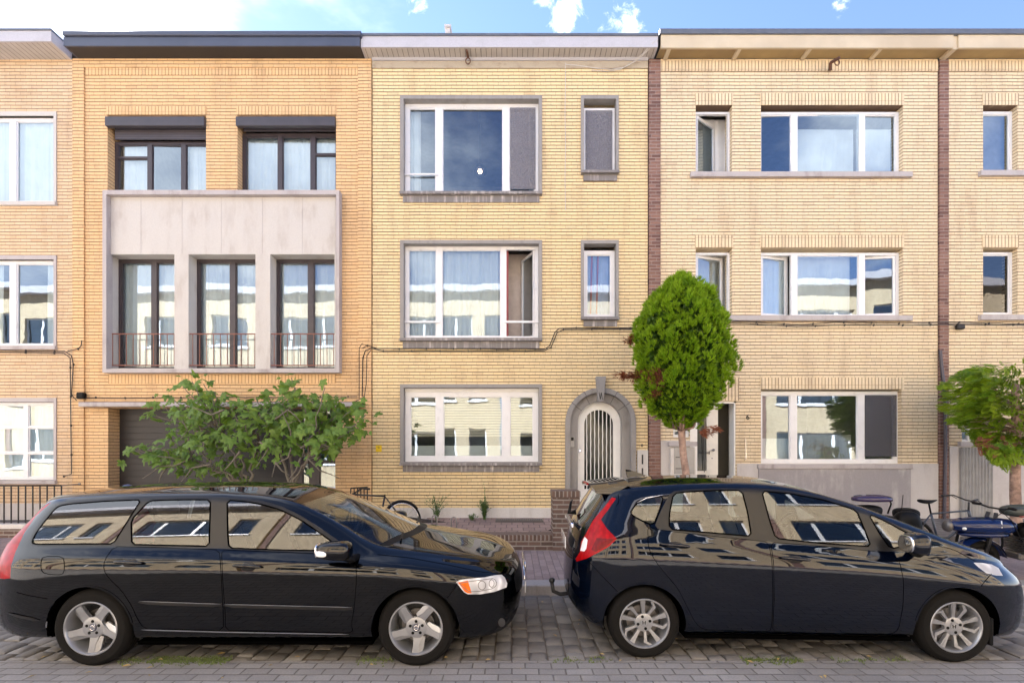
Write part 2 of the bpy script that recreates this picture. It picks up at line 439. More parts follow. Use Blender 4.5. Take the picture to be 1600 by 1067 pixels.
cl = t.mr(thr, .50, .76, 0, .95, smooth=True)
pf = t.m('MAXIMUM', puff(88, 750, 686, .055, .42), puff(60, 750, 720, .05, .34)); pf = t.m('MAXIMUM', pf, puff(180, 750, 672, .06, .36)); pf = t.m('MAXIMUM', pf, puff(520, 750, 700, .04, .24)); pf = t.m('MAXIMUM', pf, puff(-150, 750, 705, .05, .28))
pcl = t.mr(t.m('ADD', n4, pf), .70, .98, 0, .85, smooth=True)
hz = t.mr(zs, .0, .25, .75, 0)
clc = t.mix(t.noise(pv, 3.1, 4, .6), (5.2, 5.6, 6.4, 1), (8.2, 8.3, 8.6, 1))
t.put(bg.inputs['Color'], t.mix(t.m('MAXIMUM', t.m('MAXIMUM', cl, pcl), hz), t.mix(1, sky.outputs[0], (1, .93, 1.0, 1), 'MULTIPLY'), clc))
sl = bpy.data.lights.new('sun', 'SUN'); sun = bpy.data.objects.new('sun', sl); COL.objects.link(sun)
sl.energy = 5.0; sl.angle = R(.55); sl.color = (1, .975, .94)
sd = Vector((math.sin(R(SUN_AZ))*math.cos(R(SUN_EL)), math.cos(R(SUN_AZ))*math.cos(R(SUN_EL)), math.sin(R(SUN_EL))))
sun.rotation_euler = sd.to_track_quat('Z', 'Y').to_euler(); sun.location = (0, 20, 20)

# ================================================================= GROUND
KY = 5.86
def sheet(name, x0, x1, y0, y1, z, mat, zb=None, nx=1):
    b = MB(); z2 = z if zb is None else zb
    b.add([(x0,y0,z),(x1,y0,z),(x1,y1,z2),(x0,y1,z2)], [(0,1,2,3)])
    return struct(b.build(name, mat))
sheet('ground', -300, 300, -300, 300, -.05, M['yard'])
b = MB(); b.add([(-60,-1.6,0),(60,-1.6,0),(60,4.03,0),(-60,4.03,0)], [(0,1,2,3)]); struct(b.build('road', M['road']), 'grey brick paved road in front of the parked cars')
b = MB(); b.add([(-60,4.034,-.012),(60,4.034,-.012),(60,KY,-.012),(-60,KY,-.012)], [(0,1,2,3)]); struct(b.build('road_joints', M['sand']), 'sandy joints between the setts')
# granite setts as real blocks
v = []; f = []; tone = []; x = -9.5
while x < 9.6:
    L = rng.uniform(.135, .165); y = 4.045-rng.uniform(0, .2)
    while y < KY-.03:
        dw = rng.uniform(.17, .25); ya0 = max(y, 4.04); g = .007
        if ya0 > y+dw-.05: y += dw; continue
        zt = rng.normal(0, .0038); bx, by = .02, .02
        j = lambda: rng.uniform(-.005, .005)
        o = len(v); xa, xb2, ya, yb = x+g, x+L-g, ya0+g, min(y+dw-g, KY-.004); tl = rng.uniform(-.004,.004,2)
        for (cx, cy) in ((xa,ya),(xb2,ya),(xb2,yb),(xa,yb)): v.append((cx+j(), cy+j(), -.02))
        for (cx, cy) in ((xa,ya),(xb2,ya),(xb2,yb),(xa,yb)): v.append((cx+j(), cy+j(), -.005+zt))
        for (cx, cy) in ((xa+bx,ya+by),(xb2-bx,ya+by),(xb2-bx,yb-by),(xa+bx,yb-by)): v.append((cx+j(), cy+j(), .006+zt+tl[0]*(cx-x)*8))
        for k in range(4):
            a, c = k, (k+1) % 4
            f += [(o+a,o+c,o+4+c,o+4+a), (o+4+a,o+4+c,o+8+c,o+8+a)]
        f.append((o+8,o+9,o+10,o+11)); tone += [float(rng.beta(2, 2.4))] * 9
        y += dw
    x += L
me = bpy.data.meshes.new('cobbled_road'); me.from_pydata(v, [], f); me.materials.append(M['sett'])
at = me.attributes.new('tone', 'FLOAT', 'FACE'); at.data.foreach_set('value', tone)
me.polygons.foreach_set('use_smooth', [True]*len(f)); me.set_sharp_from_angle(angle=R(50))
o = bpy.data.objects.new('cobbled_road', me); COL.objects.link(o); struct(o, 'worn granite setts of the parking lane')
# kerb stones
b = MB(); x = -14.0
while x < 14: b.box(x+.003, x+.997, KY, KY+.26, -.08, .125+rng.normal(0,.002), .012); x += 1.0
struct(b.build('kerb', M['kerb'], smooth=False), 'concrete kerb edging the pavement')
sheet('pavement', -40, 40, KY+.262, 7.8, .12, M['sidewalk'], .15)
sheet('pavement', -40, 40, 7.8, 8.95, .15, M['sidewalk'], .17)
sheet('pavement', -60, 60, -4.5, -1.6, .1, M['sidewalk'])
# little moss and weeds along the seam of the parking lane
def grass_tuft(mb, x, y, z, n, h, sp):
    for _ in range(n):
        a = rng.uniform(0, 2*PI); r = rng.uniform(0, sp); px, py = x+math.cos(a)*r, y+math.sin(a)*r*.35
        l = h*rng.uniform(.5, 1); wd = .004+l*.05; tx, ty = rng.normal(0, l*.5), rng.normal(0, l*.4)
        mb.add([(px-wd,py,z),(px+wd,py,z),(px+tx*.5+wd*.7,py+ty*.5,z+l*.7),(px+tx,py+ty,z+l)], [(0,1,2,3)])
M['moss'] = simple('moss and weed green', (.085,.115,.03), .9, var=.4, scale=30)
M['weed'] = simple('weed leaf green', (.10,.17,.05), .7, var=.3, scale=20)
b = MB()
for (pa, pb, n) in ((240, 360, 420), (1160, 1250, 170), (190, 240, 60), (560, 620, 50), (1300, 1420, 50), (860, 960, 40)):
    for _ in range(n): grass_tuft(b, wx(rng.uniform(pa, pb), 4.05), rng.normal(4.03, .035), 0, 2, .022, .02)
tag(b.build('weeds', M['moss']), 'low moss and weeds in the seam between road pavers and setts', 'weeds', kind='stuff')

b = MB()
for _ in range(46):
    X, Y = rng.uniform(-4.3, 4.3), rng.choice([rng.uniform(3.7, 4.2), rng.uniform(4.1, 5.8)]); a = rng.uniform(0, 6.28); l = rng.uniform(.012, .035); c_, s_ = math.cos(a)*l, math.sin(a)*l
    b.add([(X-c_,Y-s_,.012),(X+s_*.4,Y-c_*.4,.020),(X+c_,Y+s_,.013),(X-s_*.4,Y+c_*.4,.016)], [(0,1,2,3)])
tag(b.build('leaf_litter', simple('dry leaf litter', (.40,.28,.10), .8, var=.6, scale=3)), 'small dry leaves and crumbs scattered on the setts and road', 'litter', kind='stuff')
# ================================================================= HOUSES
def win(house, x0, x1, z0, z1, y, cols, mat, glass='glass', fw=.05, mw=.06, trans=(), curtain=None, cy=.14, bars=(), depth=.06, opened=(), name='window', pane_mats=None, tilt=.004):
    """cols: inner divisions as fractions; trans: {col: [fractions]} transoms; returns the frame part"""
    b = MB(); xs = [x0] + [x0 + (x1-x0)*c for c in cols] + [x1]; holes = []; panes = []
    for i in range(len(xs)-1):
        a = xs[i] + (fw if i == 0 else mw/2); c = xs[i+1] - (fw if i == len(xs)-2 else mw/2)
        zz = [z0+fw] + [z0+(z1-z0)*q for q in dict(trans).get(i, [])] + [z1-fw]
        for j in range(len(zz)-1):
            p, q = zz[j] + (0 if j == 0 else .018), zz[j+1] - (0 if j == len(zz)-2 else .018)
            holes.append(rect(a, c, p, q)); panes.append((i, a, c, p, q))
    b.wall(rect(x0, x1, z0, z1), holes, y, y+depth)
    for (i, a, c, p, q) in panes:      # glazing beads: a smaller step inside each light
        if i in opened: continue
        s = .016
        b.wall(rect(a-.001, c+.001, p-.001, q+.001), [rect(a+s, c-s, p+s, q-s)], y+.018, y+.05)
    for (xa, xb, z, h) in bars: b.box(xa, xb, y-.035, y-.012, z, z+h)
    fr = b.build(name, mat, house)
    g = MB()
    for (i, a, c, p, q) in panes:
        k = rng.normal(0, tilt, 2)*(c-a)
        if i in opened:
            s = 1 if opened[i] > 0 else -1; an = abs(opened[i]); L = c-a
            hx = c if s > 0 else a; ex = hx - s*L*math.cos(an); ey = y+.06+L*math.sin(an)
            sb = MB(); T = .045
            def mp(u, v, w, hx=hx, s=s, an=an, y=y): return (hx - s*(u*math.cos(an)) - s*w*.04*math.sin(an), y+.055+u*math.sin(an)-w*.04*math.cos(an)*1, v)
            sb.poly(rect(0, L, p, q), [rect(T, L-T, p+T, q-T)], mp)
            sb.build('open_sash', mat, fr)
            g.add([mp(T, p+T, .5), mp(L-T, p+T, .5), mp(L-T, q-T, .5), mp(T, q-T, .5)], [(0,1,2,3)] if s < 0 else [(0,3,2,1)])
        else:
            yy = y+.032
            g.add([(a, yy+k[0], p), (c, yy-k[0], p), (c, yy-k[0]+k[1], q), (a, yy+k[0]+k[1], q)], [(0,1,2,3)])
    g.build('pane', M[glass], fr)
    if curtain:
        for (m, fa, fb, za, zb, folds) in curtain:
            cb = MB(); xa, xb = x0+(x1-x0)*fa, x0+(x1-x0)*fb; n = max(8, int((xb-xa)/.02)); zt, zl = z0+(z1-z0)*zb, z0+(z1-z0)*za
            ph = rng.uniform(0, 6); vs = []
            for k in range(n+1):
                u = k/n; X = xa+(xb-xa)*u
                yy = y+cy + .022*folds*math.sin(X*38+ph+1.5*math.sin(X*9)) + .012*folds*math.sin(X*71)
                vs += [(X, yy, zl), (X, yy*1.0+.01*math.sin(X*11), (zl+zt)/2), (X, y+cy+(yy-y-cy)*.5, zt)]
            cb.add(vs, [q for k in range(n) for q in ((3*k,3*k+3,3*k+4,3*k+1),(3*k+1,3*k+4,3*k+5,3*k+2))])
            cb.build('curtain', M[m], fr, smooth=True)
    return fr

def shell(house, x0, x1, zb, zt, holes, mat, floors, yf=F, th=.3, back=4.0, side=.1):
    b = MB(); b.wall(rect(x0, x1, zb, zt), holes, yf, yf+th); b.build('wall', mat, house)
    i = MB(); yb = yf+back
    i.box(x0+.002, x0+side, yf+th, yb, zb, zt); i.box(x1-side, x1-.002, yf+th, yb, zb, zt); i.box(x0+.002, x1-.002, yb, yb+.1, zb, zt)
    for z in floors: i.box(x0+side, x1-side, yf+th+.002, yb-.002, z-.12, z+.12)
    i.box(x0+side, x1-side, yf+th+.002, yb-.002, zt-.1, zt-.02)
    i.build('interior_wall', M['interior'], house)

def cornice(house, x0, x1, dout, zs, zt, mf, ms, mtop, cap=.05, extra=None, y1=None):
    b = MB(); b.box(x0, x1, dout, dout+.03, zs-.0, zt-cap); b.box(x0, x0+.03, dout+.03, F-.004, zs, zt-cap); b.box(x1-.03, x1, dout+.03, F-.004, zs, zt-cap)
    b.build('fascia', mf, house)
    b = MB(); b.box(x0+.031, x1-.031, dout+.031, F-.002, zs+.004, zs+.03); b.build('soffit', ms, house)
    b = MB(); b.box(x0-.01, x1+.01, dout-.02, F+4.0, zt-cap, zt); b.build('roof', mtop, house)

def px(*a): return tuple(wx(q) for q in a)
FL = (3.35, 6.3)
# ---------------- far left house
xa0, xa1 = wx(-330), wx(115)
hA = thing('brick_house', 'tan brick house with grey stone base, black railing and pale slatted eaves', 'house', (wx(-100), F, .3))
hol = [rect(wx(-160), wx(85), wz(y1), wz(y0)) for (y0, y1) in ((182, 317), (406, 541), (628, 750))]
shell(hA, xa0, xa1-.002, .75, wz(94)+.02, hol, M['brickA'], FL)
for k, (y0, y1) in enumerate(((182, 317), (406, 541), (628, 750))):
    x0, x1, z0, z1 = wx(-160), wx(85), wz(y1), wz(y0)
    b = MB(); b.wall(rect(x0-.05, x1+.05, z0-.0, z1+.08), [rect(x0, x1, z0, z1)], F-.02, F+.05); b.box(x0-.08, x1+.06, F-.06, F+.1, z0-.07, z0-.002)
    b.each('window_surround', M['concrete_edge'] if k else M['concrete'], hA)
    cols = ((wx(-85)-x0)/(x1-x0), (wx(16)-x0)/(x1-x0)) if k < 2 else ((wx(-40)-x0)/(x1-x0), (wx(36)-x0)/(x1-x0))
    tr = {} if k < 2 else {0: [.35, .68], 1: [.35, .68], 2: [.35, .68]}
    cur = [('curtain', .68, .99, 0, 1, 1), ('curtain', .0, .66, 0, 1, 1)] if k == 0 else ([('curtain', 0, .62, 0, 1, 1.2), ('curtain', .90, .98, 0, 1, 1)] if k == 1 else [('curtain', .01, .99, 0, 1, 1)])
    win(hA, x0+.002, x1-.002, z0, z1-.002, F+.05, cols, M['white_pvc'], fw=.055, mw=.13 if k < 2 else .09, trans=tr, curtain=cur)
b = MB(); b.box(xa0, xa1-.002, F-.04, F+.3, .2, .748); b.each('plinth', M['render_grey'], hA)
cornice(hA, wx(-330, 8.95), wx(80, 8.95), 8.95, wz(94), wz(46, 8.95), M['fascia_white'], M['soffit_white'], M['lead'], .03)

# ---------------- garage house
xb0, xb1 = wx(115)+.002, wx(581)-.002
hB = thing('brick_house', 'orange tan brick house with dark eaves, concrete balcony frame and dark garage door', 'house', (wx(348), F, .2))
tops = ((168, 322), (371, 525)); mids = ((172, 275), (297, 401), (424, 524))
zc0, zc1 = wz(582), wz(297)
hol = [rect(wx(a), wx(c), wz(297), wz(181)) for a, c in tops] + [rect(wx(164), wx(526), wz(579), wz(300)-.0), rect(wx(169), wx(524), .15, wz(637))]
hol[2] = rect(wx(164), wx(526), wz(579), wz(303))
zfl = wz(107)
shell(hB, xb0, xb1, .1, wz(94)+.02, hol, M['brickB'], FL)
b = MB(); pr = .03      # raised border of the recessed field
b.box(xb0, wx(133), F-pr, F-.001, .12, wz(94)); b.box(wx(560), xb1, F-pr, F-.001, .12, wz(94)); b.box(wx(133)+.001, wx(560)-.001, F-pr, F-.001, wz(107), wz(94))
b.each('brick_border', M['brickB'], hB)
b = MB(); b.box(wx(134), wx(559), F-.012, F-.0015, wz(118), wz(107)-.001)
for a, c in tops: b.box(wx(a-1), wx(c+1), F-.012, F-.0015, wz(180), wz(167))
b.box(wx(170), wx(524), F-.012, F-.0015, wz(599), wz(585)); b.each('soldier_course', M['soldB'], hB)
for k, (a, c) in enumerate(tops):
    x0, x1 = wx(a), wx(c); z0, z1 = wz(297), wz(181); zs = wz((222, 209)[k], 9.55)
    b = MB(); b.box(x0, x1+.002, F-.065, F+.02, wz(196.5, F-.065), wz(182, F-.065)); b.each('shutter_box', M['shutter'], hB, bevel=.008)
    b = MB(); b.box(x0+.06, x1-.003, F+.10, F+.12, zs, z1); b.build('roller_shutter', M['shutter_slats'], hB)
    W_ = x1-x0
    if k == 0: cols, tr = (.36, .71), {0: [.70]}
    else: cols, tr = (.39, .73), {2: [.66]}
    win(hB, x0+.002, x1-.002, z0+.002, zs+.0, F+.17, cols, M['dark_frame'], fw=.06, mw=.09, trans=tr, curtain=[('curtain', .02, .98, 0, 1, .6)] if k else [('curtain', .02, .36, 0, 1, .6), ('curtain', .72, .98, 0, 1, .6)])
# concrete frame
b = MB(); b.wall(rect(wx(164)+.001, wx(526)-.001, wz(579)+.001, wz(303)-.001), [rect(wx(a), wx(c), wz(576), wz(399)) for a, c in mids], F-.045, F+.30)
b.build('concrete_panel', M['concrete'], hB)
b = MB()
for q in (223, 287, 348, 412, 474): b.box(wx(q)-.003, wx(q)+.003, F-.0475, F-.0445, wz(398), wz(304))
b.each('panel_joint', M['concrete_edge'], hB)
b = MB(); d0 = F-.15; b.wall(rect(wx(160, d0), wx(530, d0), wz(582, d0), wz(297, d0)), [rect(wx(166, d0), wx(525, d0), wz(576.5, d0), wz(304, d0))], d0, F-.002)
b.build('concrete_frame', M['concrete_edge'], hB, bevel=.006)
for a, c in mids:
    x0, x1 = wx(a), wx(c)
    wf = win(hB, x0+.002, x1-.002, wz(576)+.002, wz(399)-.002, F+.2, (.55,), M['dark_frame'], fw=.055, mw=.11, curtain=[('curtain', .03, .97, 0, 1, 1.2)], name='balcony_door')
    b = MB(); zr = wz(522); b.tube([(x0-.02, F-.01, zr), (x1-.005, F-.01, zr)], .013, 8); b.tube([(x0+.0, F-.01, wz(571)), (x1-.005, F-.01, wz(571))], .012, 8)
    n = 10
    for k in range(n): X = x0+.06+(x1-x0-.09)*k/(n-1); b.tube([(X, F-.01, wz(571)), (X, F-.01, zr)], .007, 6, cap=False)
    b.build('railing', M['rail_brown'], hB)
b = MB(); b.box(wx(122, 9.2), wx(566, 9.2), 9.2, F-.032, wz(635, 9.2), wz(628, 9.2), .008); b.build('canopy', M['concrete_edge'], hB)
gy = F+.27
b = MB(); b.box(wx(169)+.001, wx(440), gy, gy+.05, .15, wz(637)+.1); b.build('garage_door', M['garage'], hB)
ed = win(hB, wx(440)+.003, wx(524)+.1, .16, wz(637)+.08, gy, (.16, .46), M['dark_frame'], fw=.06, mw=.2, trans={0: [.6], 1: [.55], 2: [.55]}, glass='glass', name='entrance_door', curtain=[('teal_glass', .1, .9, .1, .9, .3)])
b = MB(); b.box(wx(441, 9.6), wx(446, 9.6), gy-.05, gy-.005, wz(668), wz(645)); b.build('letter_box', M['steel'], hB)
b = MB(); b.box(wx(127), wx(139), F-.13, F-.032, wz(624), wz(614), .02); b.build('junction_box', M['blackplastic'], hB)
d = 9.05
b = MB(); b.box(wx(99,d), wx(562,d), d, d+.03, wz(72,d), wz(58,d)); b.box(wx(99,d), wx(99,d)+.03, d+.03, F-.035, wz(72,d), wz(58,d)); b.build('fascia', M['navy_metal'], hB)
b = MB(); b.box(wx(97,d-.04), wx(564,d-.04), d-.04, F+4, wz(58,d)+.002, wz(48,d-.04), .01); b.build('roof', M['navy_metal'], hB)
b = MB(); b.box(wx(99,d)+.031, wx(562,d)-.002, d+.031, F-.0, wz(94), wz(94)+.03); b.build('soffit', M['black_soffit'], hB)

# ---------------- yellow house
xc0, xc1 = wx(582), wx(1012)
hC = thing('brick_house', 'yellow brick house with blue stone window surrounds and white arched front door', 'house', (wx(797), F, .4))
cx_, cz_ = wx(938), wz(661)
def arch(r, zb, n=24, cx=cx_, cz=cz_): return [(cx-r, zb), (cx+r, zb)] + [(cx+r*math.cos(PI*k/n), cz+r*math.sin(PI*k/n)) for k in range(n+1)]
r1, r2, r3 = 55/80, 47.5/80, 34.6/80
bigs = ((149, 305), (375, 533), (600, 727)); smalls = ((149, 272), (375, 500))
hol = [rect(wx(628), wx(844), wz(b_-3), wz(a+3)) for a, b_ in bigs] + [rect(wx(911), wx(964), wz(b_-3), wz(a+3)) for a, b_ in smalls] + [arch(r1-.03, .47)]
shell(hC, xc0, xc1, .4, wz(108), hol, M['brickC'], FL)
for k, (a, b_) in enumerate(bigs):
    d = F-.045; x0, x1, z0, z1 = wx(625,d), wx(847,d), wz(b_,d), wz(a,d)
    ix0, ix1, iz0, iz1 = wx(630.5,d), wx(842,d), wz(b_-5.5,d), wz(a+5.5,d)
    b = MB(); b.wall(rect(x0, x1, z0, z1), [rect(ix0, ix1, iz0, iz1)], d, F+.14); b.build('window_surround', M['bluestone'], hC, bevel=.004)
    b = MB(); b.box(x0+.05, x1-.05, F-.03, F-.002, z0-.13, z0-.002); b.box(x0, x1, F-.10, F-.046, z0-.0, z0+.05); b.each('sill', M['bluestone_drip'], hC)
    wy = F+.10; W_ = ix1-ix0
    fx = lambda p: (wx(p, wy) - ix0)/W_
    if k == 0:
        win(hC, ix0+.002, ix1-.002, iz0+.002, iz1-.0, wy, (fx(686), fx(791)), M['white_pvc'], fw=.075, mw=.13, curtain=[('curtain', .02, .10, 0, 1, 1.5), ('curtain', .93, .985, 0, 1, 1)], bars=[(ix0-.01, wx(684,wy), wz(275,wy), .03)], cy=.2)
        s = MB(); s.box(wx(797,wy-.02), wx(840,wy-.02)-.04, wy-.012, wy-.004, wz(296,wy), wz(169,wy)); s.build('insect_screen', M['screen'], hC)
    elif k == 1:
        win(hC, ix0+.002, ix1-.002, iz0+.002, iz1-.0, wy, (fx(686), fx(787)), M['white_pvc'], fw=.06, mw=.11, curtain=[('curtain', .02, .72, 0, 1, 1.3), ('curtain_red', .745, .775, 0, 1, 1)], bars=[(ix0-.01, wx(687,wy), wz(505,wy), .035), (wx(791,wy)-.03, ix1+.005, wz(505,wy), .04)], opened={2: 1.15})
        s = MB(); s.box(wx(786,wy), ix1+.35, wy+.62, wy+.64, iz0-.1, iz1+.1); s.build('bright_backing_panel', simple('brown grey backing panel', (.50,.43,.39), .9), hC)  # added panel, not a real wall, lightens the room behind the open sash
    else:
        f0 = win(hC, ix0+.002, ix1-.002, iz0+.002, iz1-.06, wy, (fx(687), fx(791)), M['white_pvc'], fw=.10, mw=.15, cy=.12)
        s = MB(); s.box(ix0+.002, ix1-.002, wy-.02, wy+.05, iz1-.058, iz1-.002); s.each('shutter_box', M['white_paint'], hC)
        s = MB(); zz = iz0+.5
        while zz < iz1-.12:
            s.add([(ix0+.05, wy+.10, zz), (ix1-.05, wy+.10, zz), (ix1-.05, wy+.115, zz+.04), (ix0+.05, wy+.115, zz+.04)], [(0,1,2,3)]); zz += .052
        s.each('slat_blind', M['blind'], f0)
        s = MB(); s.box(ix0+.05, ix1-.05, wy+.12, wy+.13, iz0+.05, iz0+.32); s.build('frosted_film', M['curtain'], f0)
for k, (a, b_) in enumerate(smalls):
    d = F-.045; x0, x1, z0, z1 = wx(908,d), wx(967,d), wz(b_,d), wz(a,d)
    ix0, ix1, iz0, iz1 = wx(912.5,d), wx(963,d), wz(b_-5.5,d), wz(a+5.5,d)
    b = MB(); b.wall(rect(x0, x1, z0, z1), [rect(ix0, ix1, iz0, iz1)], d, F+.14); b.build('window_surround', M['bluestone'], hC, bevel=.004)
    b = MB(); b.box(x0+.05, x1-.03, F-.03, F-.002, z0-.12, z0-.002); b.box(x0, x1, F-.10, F-.046, z0, z0+.05); b.each('sill', M['bluestone_drip'], hC)
    wy = F+.10
    if k == 0:
        win(hC, ix0+.002, ix1-.002, iz0+.002, iz1-.08, wy, (), M['white_pvc'], fw=.05)
        s = MB(); s.box(ix0+.05, ix1-.05, wy-.010, wy-.003, iz0+.05, iz1-.13); s.build('insect_screen', M['screen'], hC)
    else:
        f0 = win(hC, ix0+.002, ix1-.002, iz0+.002, iz1-.08, wy, (), M['white_pvc'], fw=.075, curtain=[('curtain_blue', .1, .9, 0, 1, 1.4), ], cy=.16)
        s = MB(); 
        for q in (.22, .52): s.add([(ix0+.4*q+.06, wy+.11, iz0+.08), (ix0+.4*q+.10, wy+.12, iz0+.08), (ix0+.4*q+.13, wy+.12, iz1-.13), (ix0+.4*q+.09, wy+.11, iz1-.13)], [(0,1,2,3)])
        s.each('curtain_stripe', M['curtain_red'], f0)
# arched doorway
b = MB(); b.poly(arch(r1, .47), [arch(r2, .46)[0:0] or [(x, max(z, .48)) for x, z in arch(r2, .48)]], lambda u, v, k: (u, F+.13 if k else F-.05, v)); b.build('door_surround', M['bluestone'], hC)
b = MB(); b.poly(arch(r2-.001, .475), [[(x, max(z, .50)) for x, z in arch(r3, .50)]], lambda u, v, k: (u, F+.20 if k else F+.05+.0, v)); b.build('door_reveal', M['bluestone'], hC)
b = MB()
for a in (35, 62, 118, 145): # joints between the arch stones
    ca, sa = math.cos(R(a)), math.sin(R(a)); q = .004
    for (ra, rb, yy) in ((r2, r1, F-.052), (r3, r2, F+.048)):
        b.add([(cx_+ca*ra-sa*q, yy, cz_+sa*ra+ca*q), (cx_+ca*rb-sa*q, yy, cz_+sa*rb+ca*q), (cx_+ca*rb+sa*q, yy, cz_+sa*rb-ca*q), (cx_+ca*ra+sa*q, yy, cz_+sa*ra-ca*q)], [(0,3,2,1)])
b.each('stone_joint', M['black_iron'], hC)
b = MB(); d = F-.11; k4 = [(wx(934.5,d), wz(627,d)), (wx(943,d), wz(627,d)), (wx(947,d), wz(588,d)), (wx(931.5,d), wz(588,d))]
b.poly(k4, [], lambda u, v, k: (u, F-.002 if k else d, v)); b.build('keystone', M['bluestone'], hC, bevel=.006)
b = MB(); zz0, zz1 = wz(624,d), wz(613,d); X = [wx(q, d) for q in (936, 938, 939.5, 941.5)]
for i in range(3):
    a, c = (zz1, zz0) if i % 2 == 0 else (zz0, zz1)
    b.add([(X[i]-.006, d-.003, a), (X[i]+.006, d-.003, a), (X[i+1]+.006, d-.003, c), (X[i+1]-.006, d-.003, c)], [(0,1,2,3)])
b.build('carved_mark', M['black_iron'], hC)
dy = F+.17; dr = MB(); rr = r3-.002
gl = arch(23/80, wz(765), cz=wz(662)); dr.poly(arch(rr, .49), [gl], lambda u, v, k: (u, dy+.05 if k else dy, v))
door = dr.build('front_door', M['white_paint'], hC)
s = MB(); s.poly(arch(23/80+.002, wz(765)-.002, cz=wz(662)), [], lambda u, v, k: (u, dy+.045 if k else dy+.035, v)); s.build('door_glass', M['dark_glass'], door)
s = MB()
for k in range(7):
    X = cx_ + (-19+6.33*k)/80; zt = wz(662)+math.sqrt(max(.0, (23/80)**2-(X-cx_)**2)); zb_ = wz(765); pts = []
    for i in range(25): zz = zb_+(zt-zb_)*i/24; pts.append((X+.0022*math.sin(i*1.6+k*PI), dy+.012, zz))
    s.tube(pts, .010, 6)
s.build('door_bar', M['white_paint'], door)
s = MB(); s.lathe([(0,-.06),(.022,-.06),(.03,-.045),(.03,-.03),(.012,-.018),(.012,0)], 16, 'y', (wx(907.5), dy, wz(704))); s.lathe([(0,-.01),(.008,-.01),(.008,0)], 10, 'y', (wx(907), dy, wz(718))); s.build('handle', M['chrome'], door, smooth=True, angle=40)
b = MB(); b.box(wx(891), wx(898), F+.02, F+.049, wz(699), wz(681), .004); ic = b.build('intercom', M['steel'], hC)
b = MB(); b.box(wx(892.5), wx(896.5), F+.015, F+.0195, wz(688), wz(683)); b.build('intercom_speaker', M['blackplastic'], ic)
b = MB(); b.box(wx(995), wx(1012)-.003, F-.05, F-.002, wz(790), wz(703), .004); lb = b.build('letter_box', M['concrete'], hC)
b = MB()
for (ya, yb) in ((710, 725), (731, 746)): b.box(wx(1001.5), wx(1004), F-.053, F-.0505, wz(yb), wz(ya))
b.each('letter_slot', M['black_iron'], lb)
b = MB(); b.box(wx(587.5), wx(596.5), F-.014, F-.002, wz(705.5), wz(695.5)); yp = b.build('utility_marker', simple('yellow sign enamel', (.75,.50,.01), .4, var=.04), hC)
def text(body, size, loc, mat, parent, name='lettering', ext=.003, align='CENTER', rz=0, local=False):
    cu = bpy.data.curves.new(name, 'FONT'); cu.body = body; cu.size = size; cu.extrude = ext; cu.align_x = align; cu.align_y = 'CENTER'; cu.resolution_u = 3
    tmp = bpy.data.objects.new(name+'_tmp', cu); COL.objects.link(tmp)
    bpy.context.view_layer.update()
    me = bpy.data.meshes.new_from_object(tmp.evaluated_get(bpy.context.evaluated_depsgraph_get())); bpy.data.objects.remove(tmp); bpy.data.curves.remove(cu)
    me.name = name; mt = Matrix.Translation(Vector(loc)) @ Matrix.Rotation(R(rz), 4, 'Z') @ Matrix.Rotation(R(90), 4, 'X')
    if parent is not None and not local:
        root = parent
        while root.parent is not None: root = root.parent
        mt = Matrix.Translation(-ORG.get(root, Vector())) @ mt
    me.transform(mt); me.materials.append(mat)
    o = bpy.data.objects.new(name, me); COL.objects.link(o); o.parent = parent; return o
text('G', .055, (wx(592), F-.0175, wz(699)), M['number'], yp)
text('8', .085, (wx(1003), F-.01, wz(696)), M['number'], hC, 'house_number', .006)
b = MB(); b.box(xc0, wx(884), F-.035, F+.25, .3, wz(793)); b.each('plinth', M['render_white'], hC)
b = MB(); b.box(xc0, xc1, F-.02, F+.3, wz(108)+.002, wz(97)); b.build('frieze', M['frieze'], hC)
b = MB(); b.box(xc0, xc1, F-.045, F+.2, wz(97)+.002, wz(92)); b.build('cornice_trim', M['fascia_white'], hC)
d = 9.095
cornice(hC, wx(562,d)+.02, wx(1028,d), d, wz(93), wz(53.5,d), M['fascia_white'], M['soffit_white'], M['lead'], .045)
b = MB(); b.box(wx(697, 9.9), wx(703, 9.9), 9.9, 10.2, 9.6, wz(44, 9.9)); b.box(wx(694.5, 9.9), wx(705, 9.9), 9.86, 10.24, wz(44, 9.9)+.001, wz(41, 9.9)); b.build('chimney', M['render_grey'], hC)
b = MB(); b.box(wx(1013.5)+.0, wx(1031.5), F-.03, F+.28, .15, wz(95)); b.build('pilaster', M['brickR'], hC)
# hoist hook under the eaves
b = MB(); xh = wx(731); b.tube([(xh, 9.12, wz(79, 9.12)), (xh+.005, 9.3, wz(88, 9.3)), (xh+.01, 9.36, wz(93))], .022, 8)
b.tube([(xh+.01+.045*math.cos(a), 9.30, wz(99)-.02+.06*math.sin(a)) for a in np.linspace(0, 2*PI, 17)], .010, 6); b.build('hoist_hook', M['rust_iron'], hC)
pen = thing('pendant_lamp', 'lit glass globe pendant lamp hanging behind the top window of the yellow house', 'lamp', (wx(750, 10.2), 10.2, wz(268, 10.2)))
b = MB(); b.tube([(wx(750,10.2), 10.2, wz(268,10.2)+.12), (wx(750,10.2), 10.2, 8.95)], .006, 6); b.build('cord', M['black_iron'], pen)
b = MB(); b.lathe([(.0,-.045),(.03,-.035),(.045,0),(.03,.035),(0,.045)], 16, 'z', (wx(750,10.2), 10.2, wz(268,10.2)))
mb_, tt, bb = new_mat('glowing bulb'); bb.inputs['Emission Color'].default_value = (1, .72, .45, 1); bb.inputs['Emission Strength'].default_value = 3
b.build('bulb', mb_, pen, smooth=True)
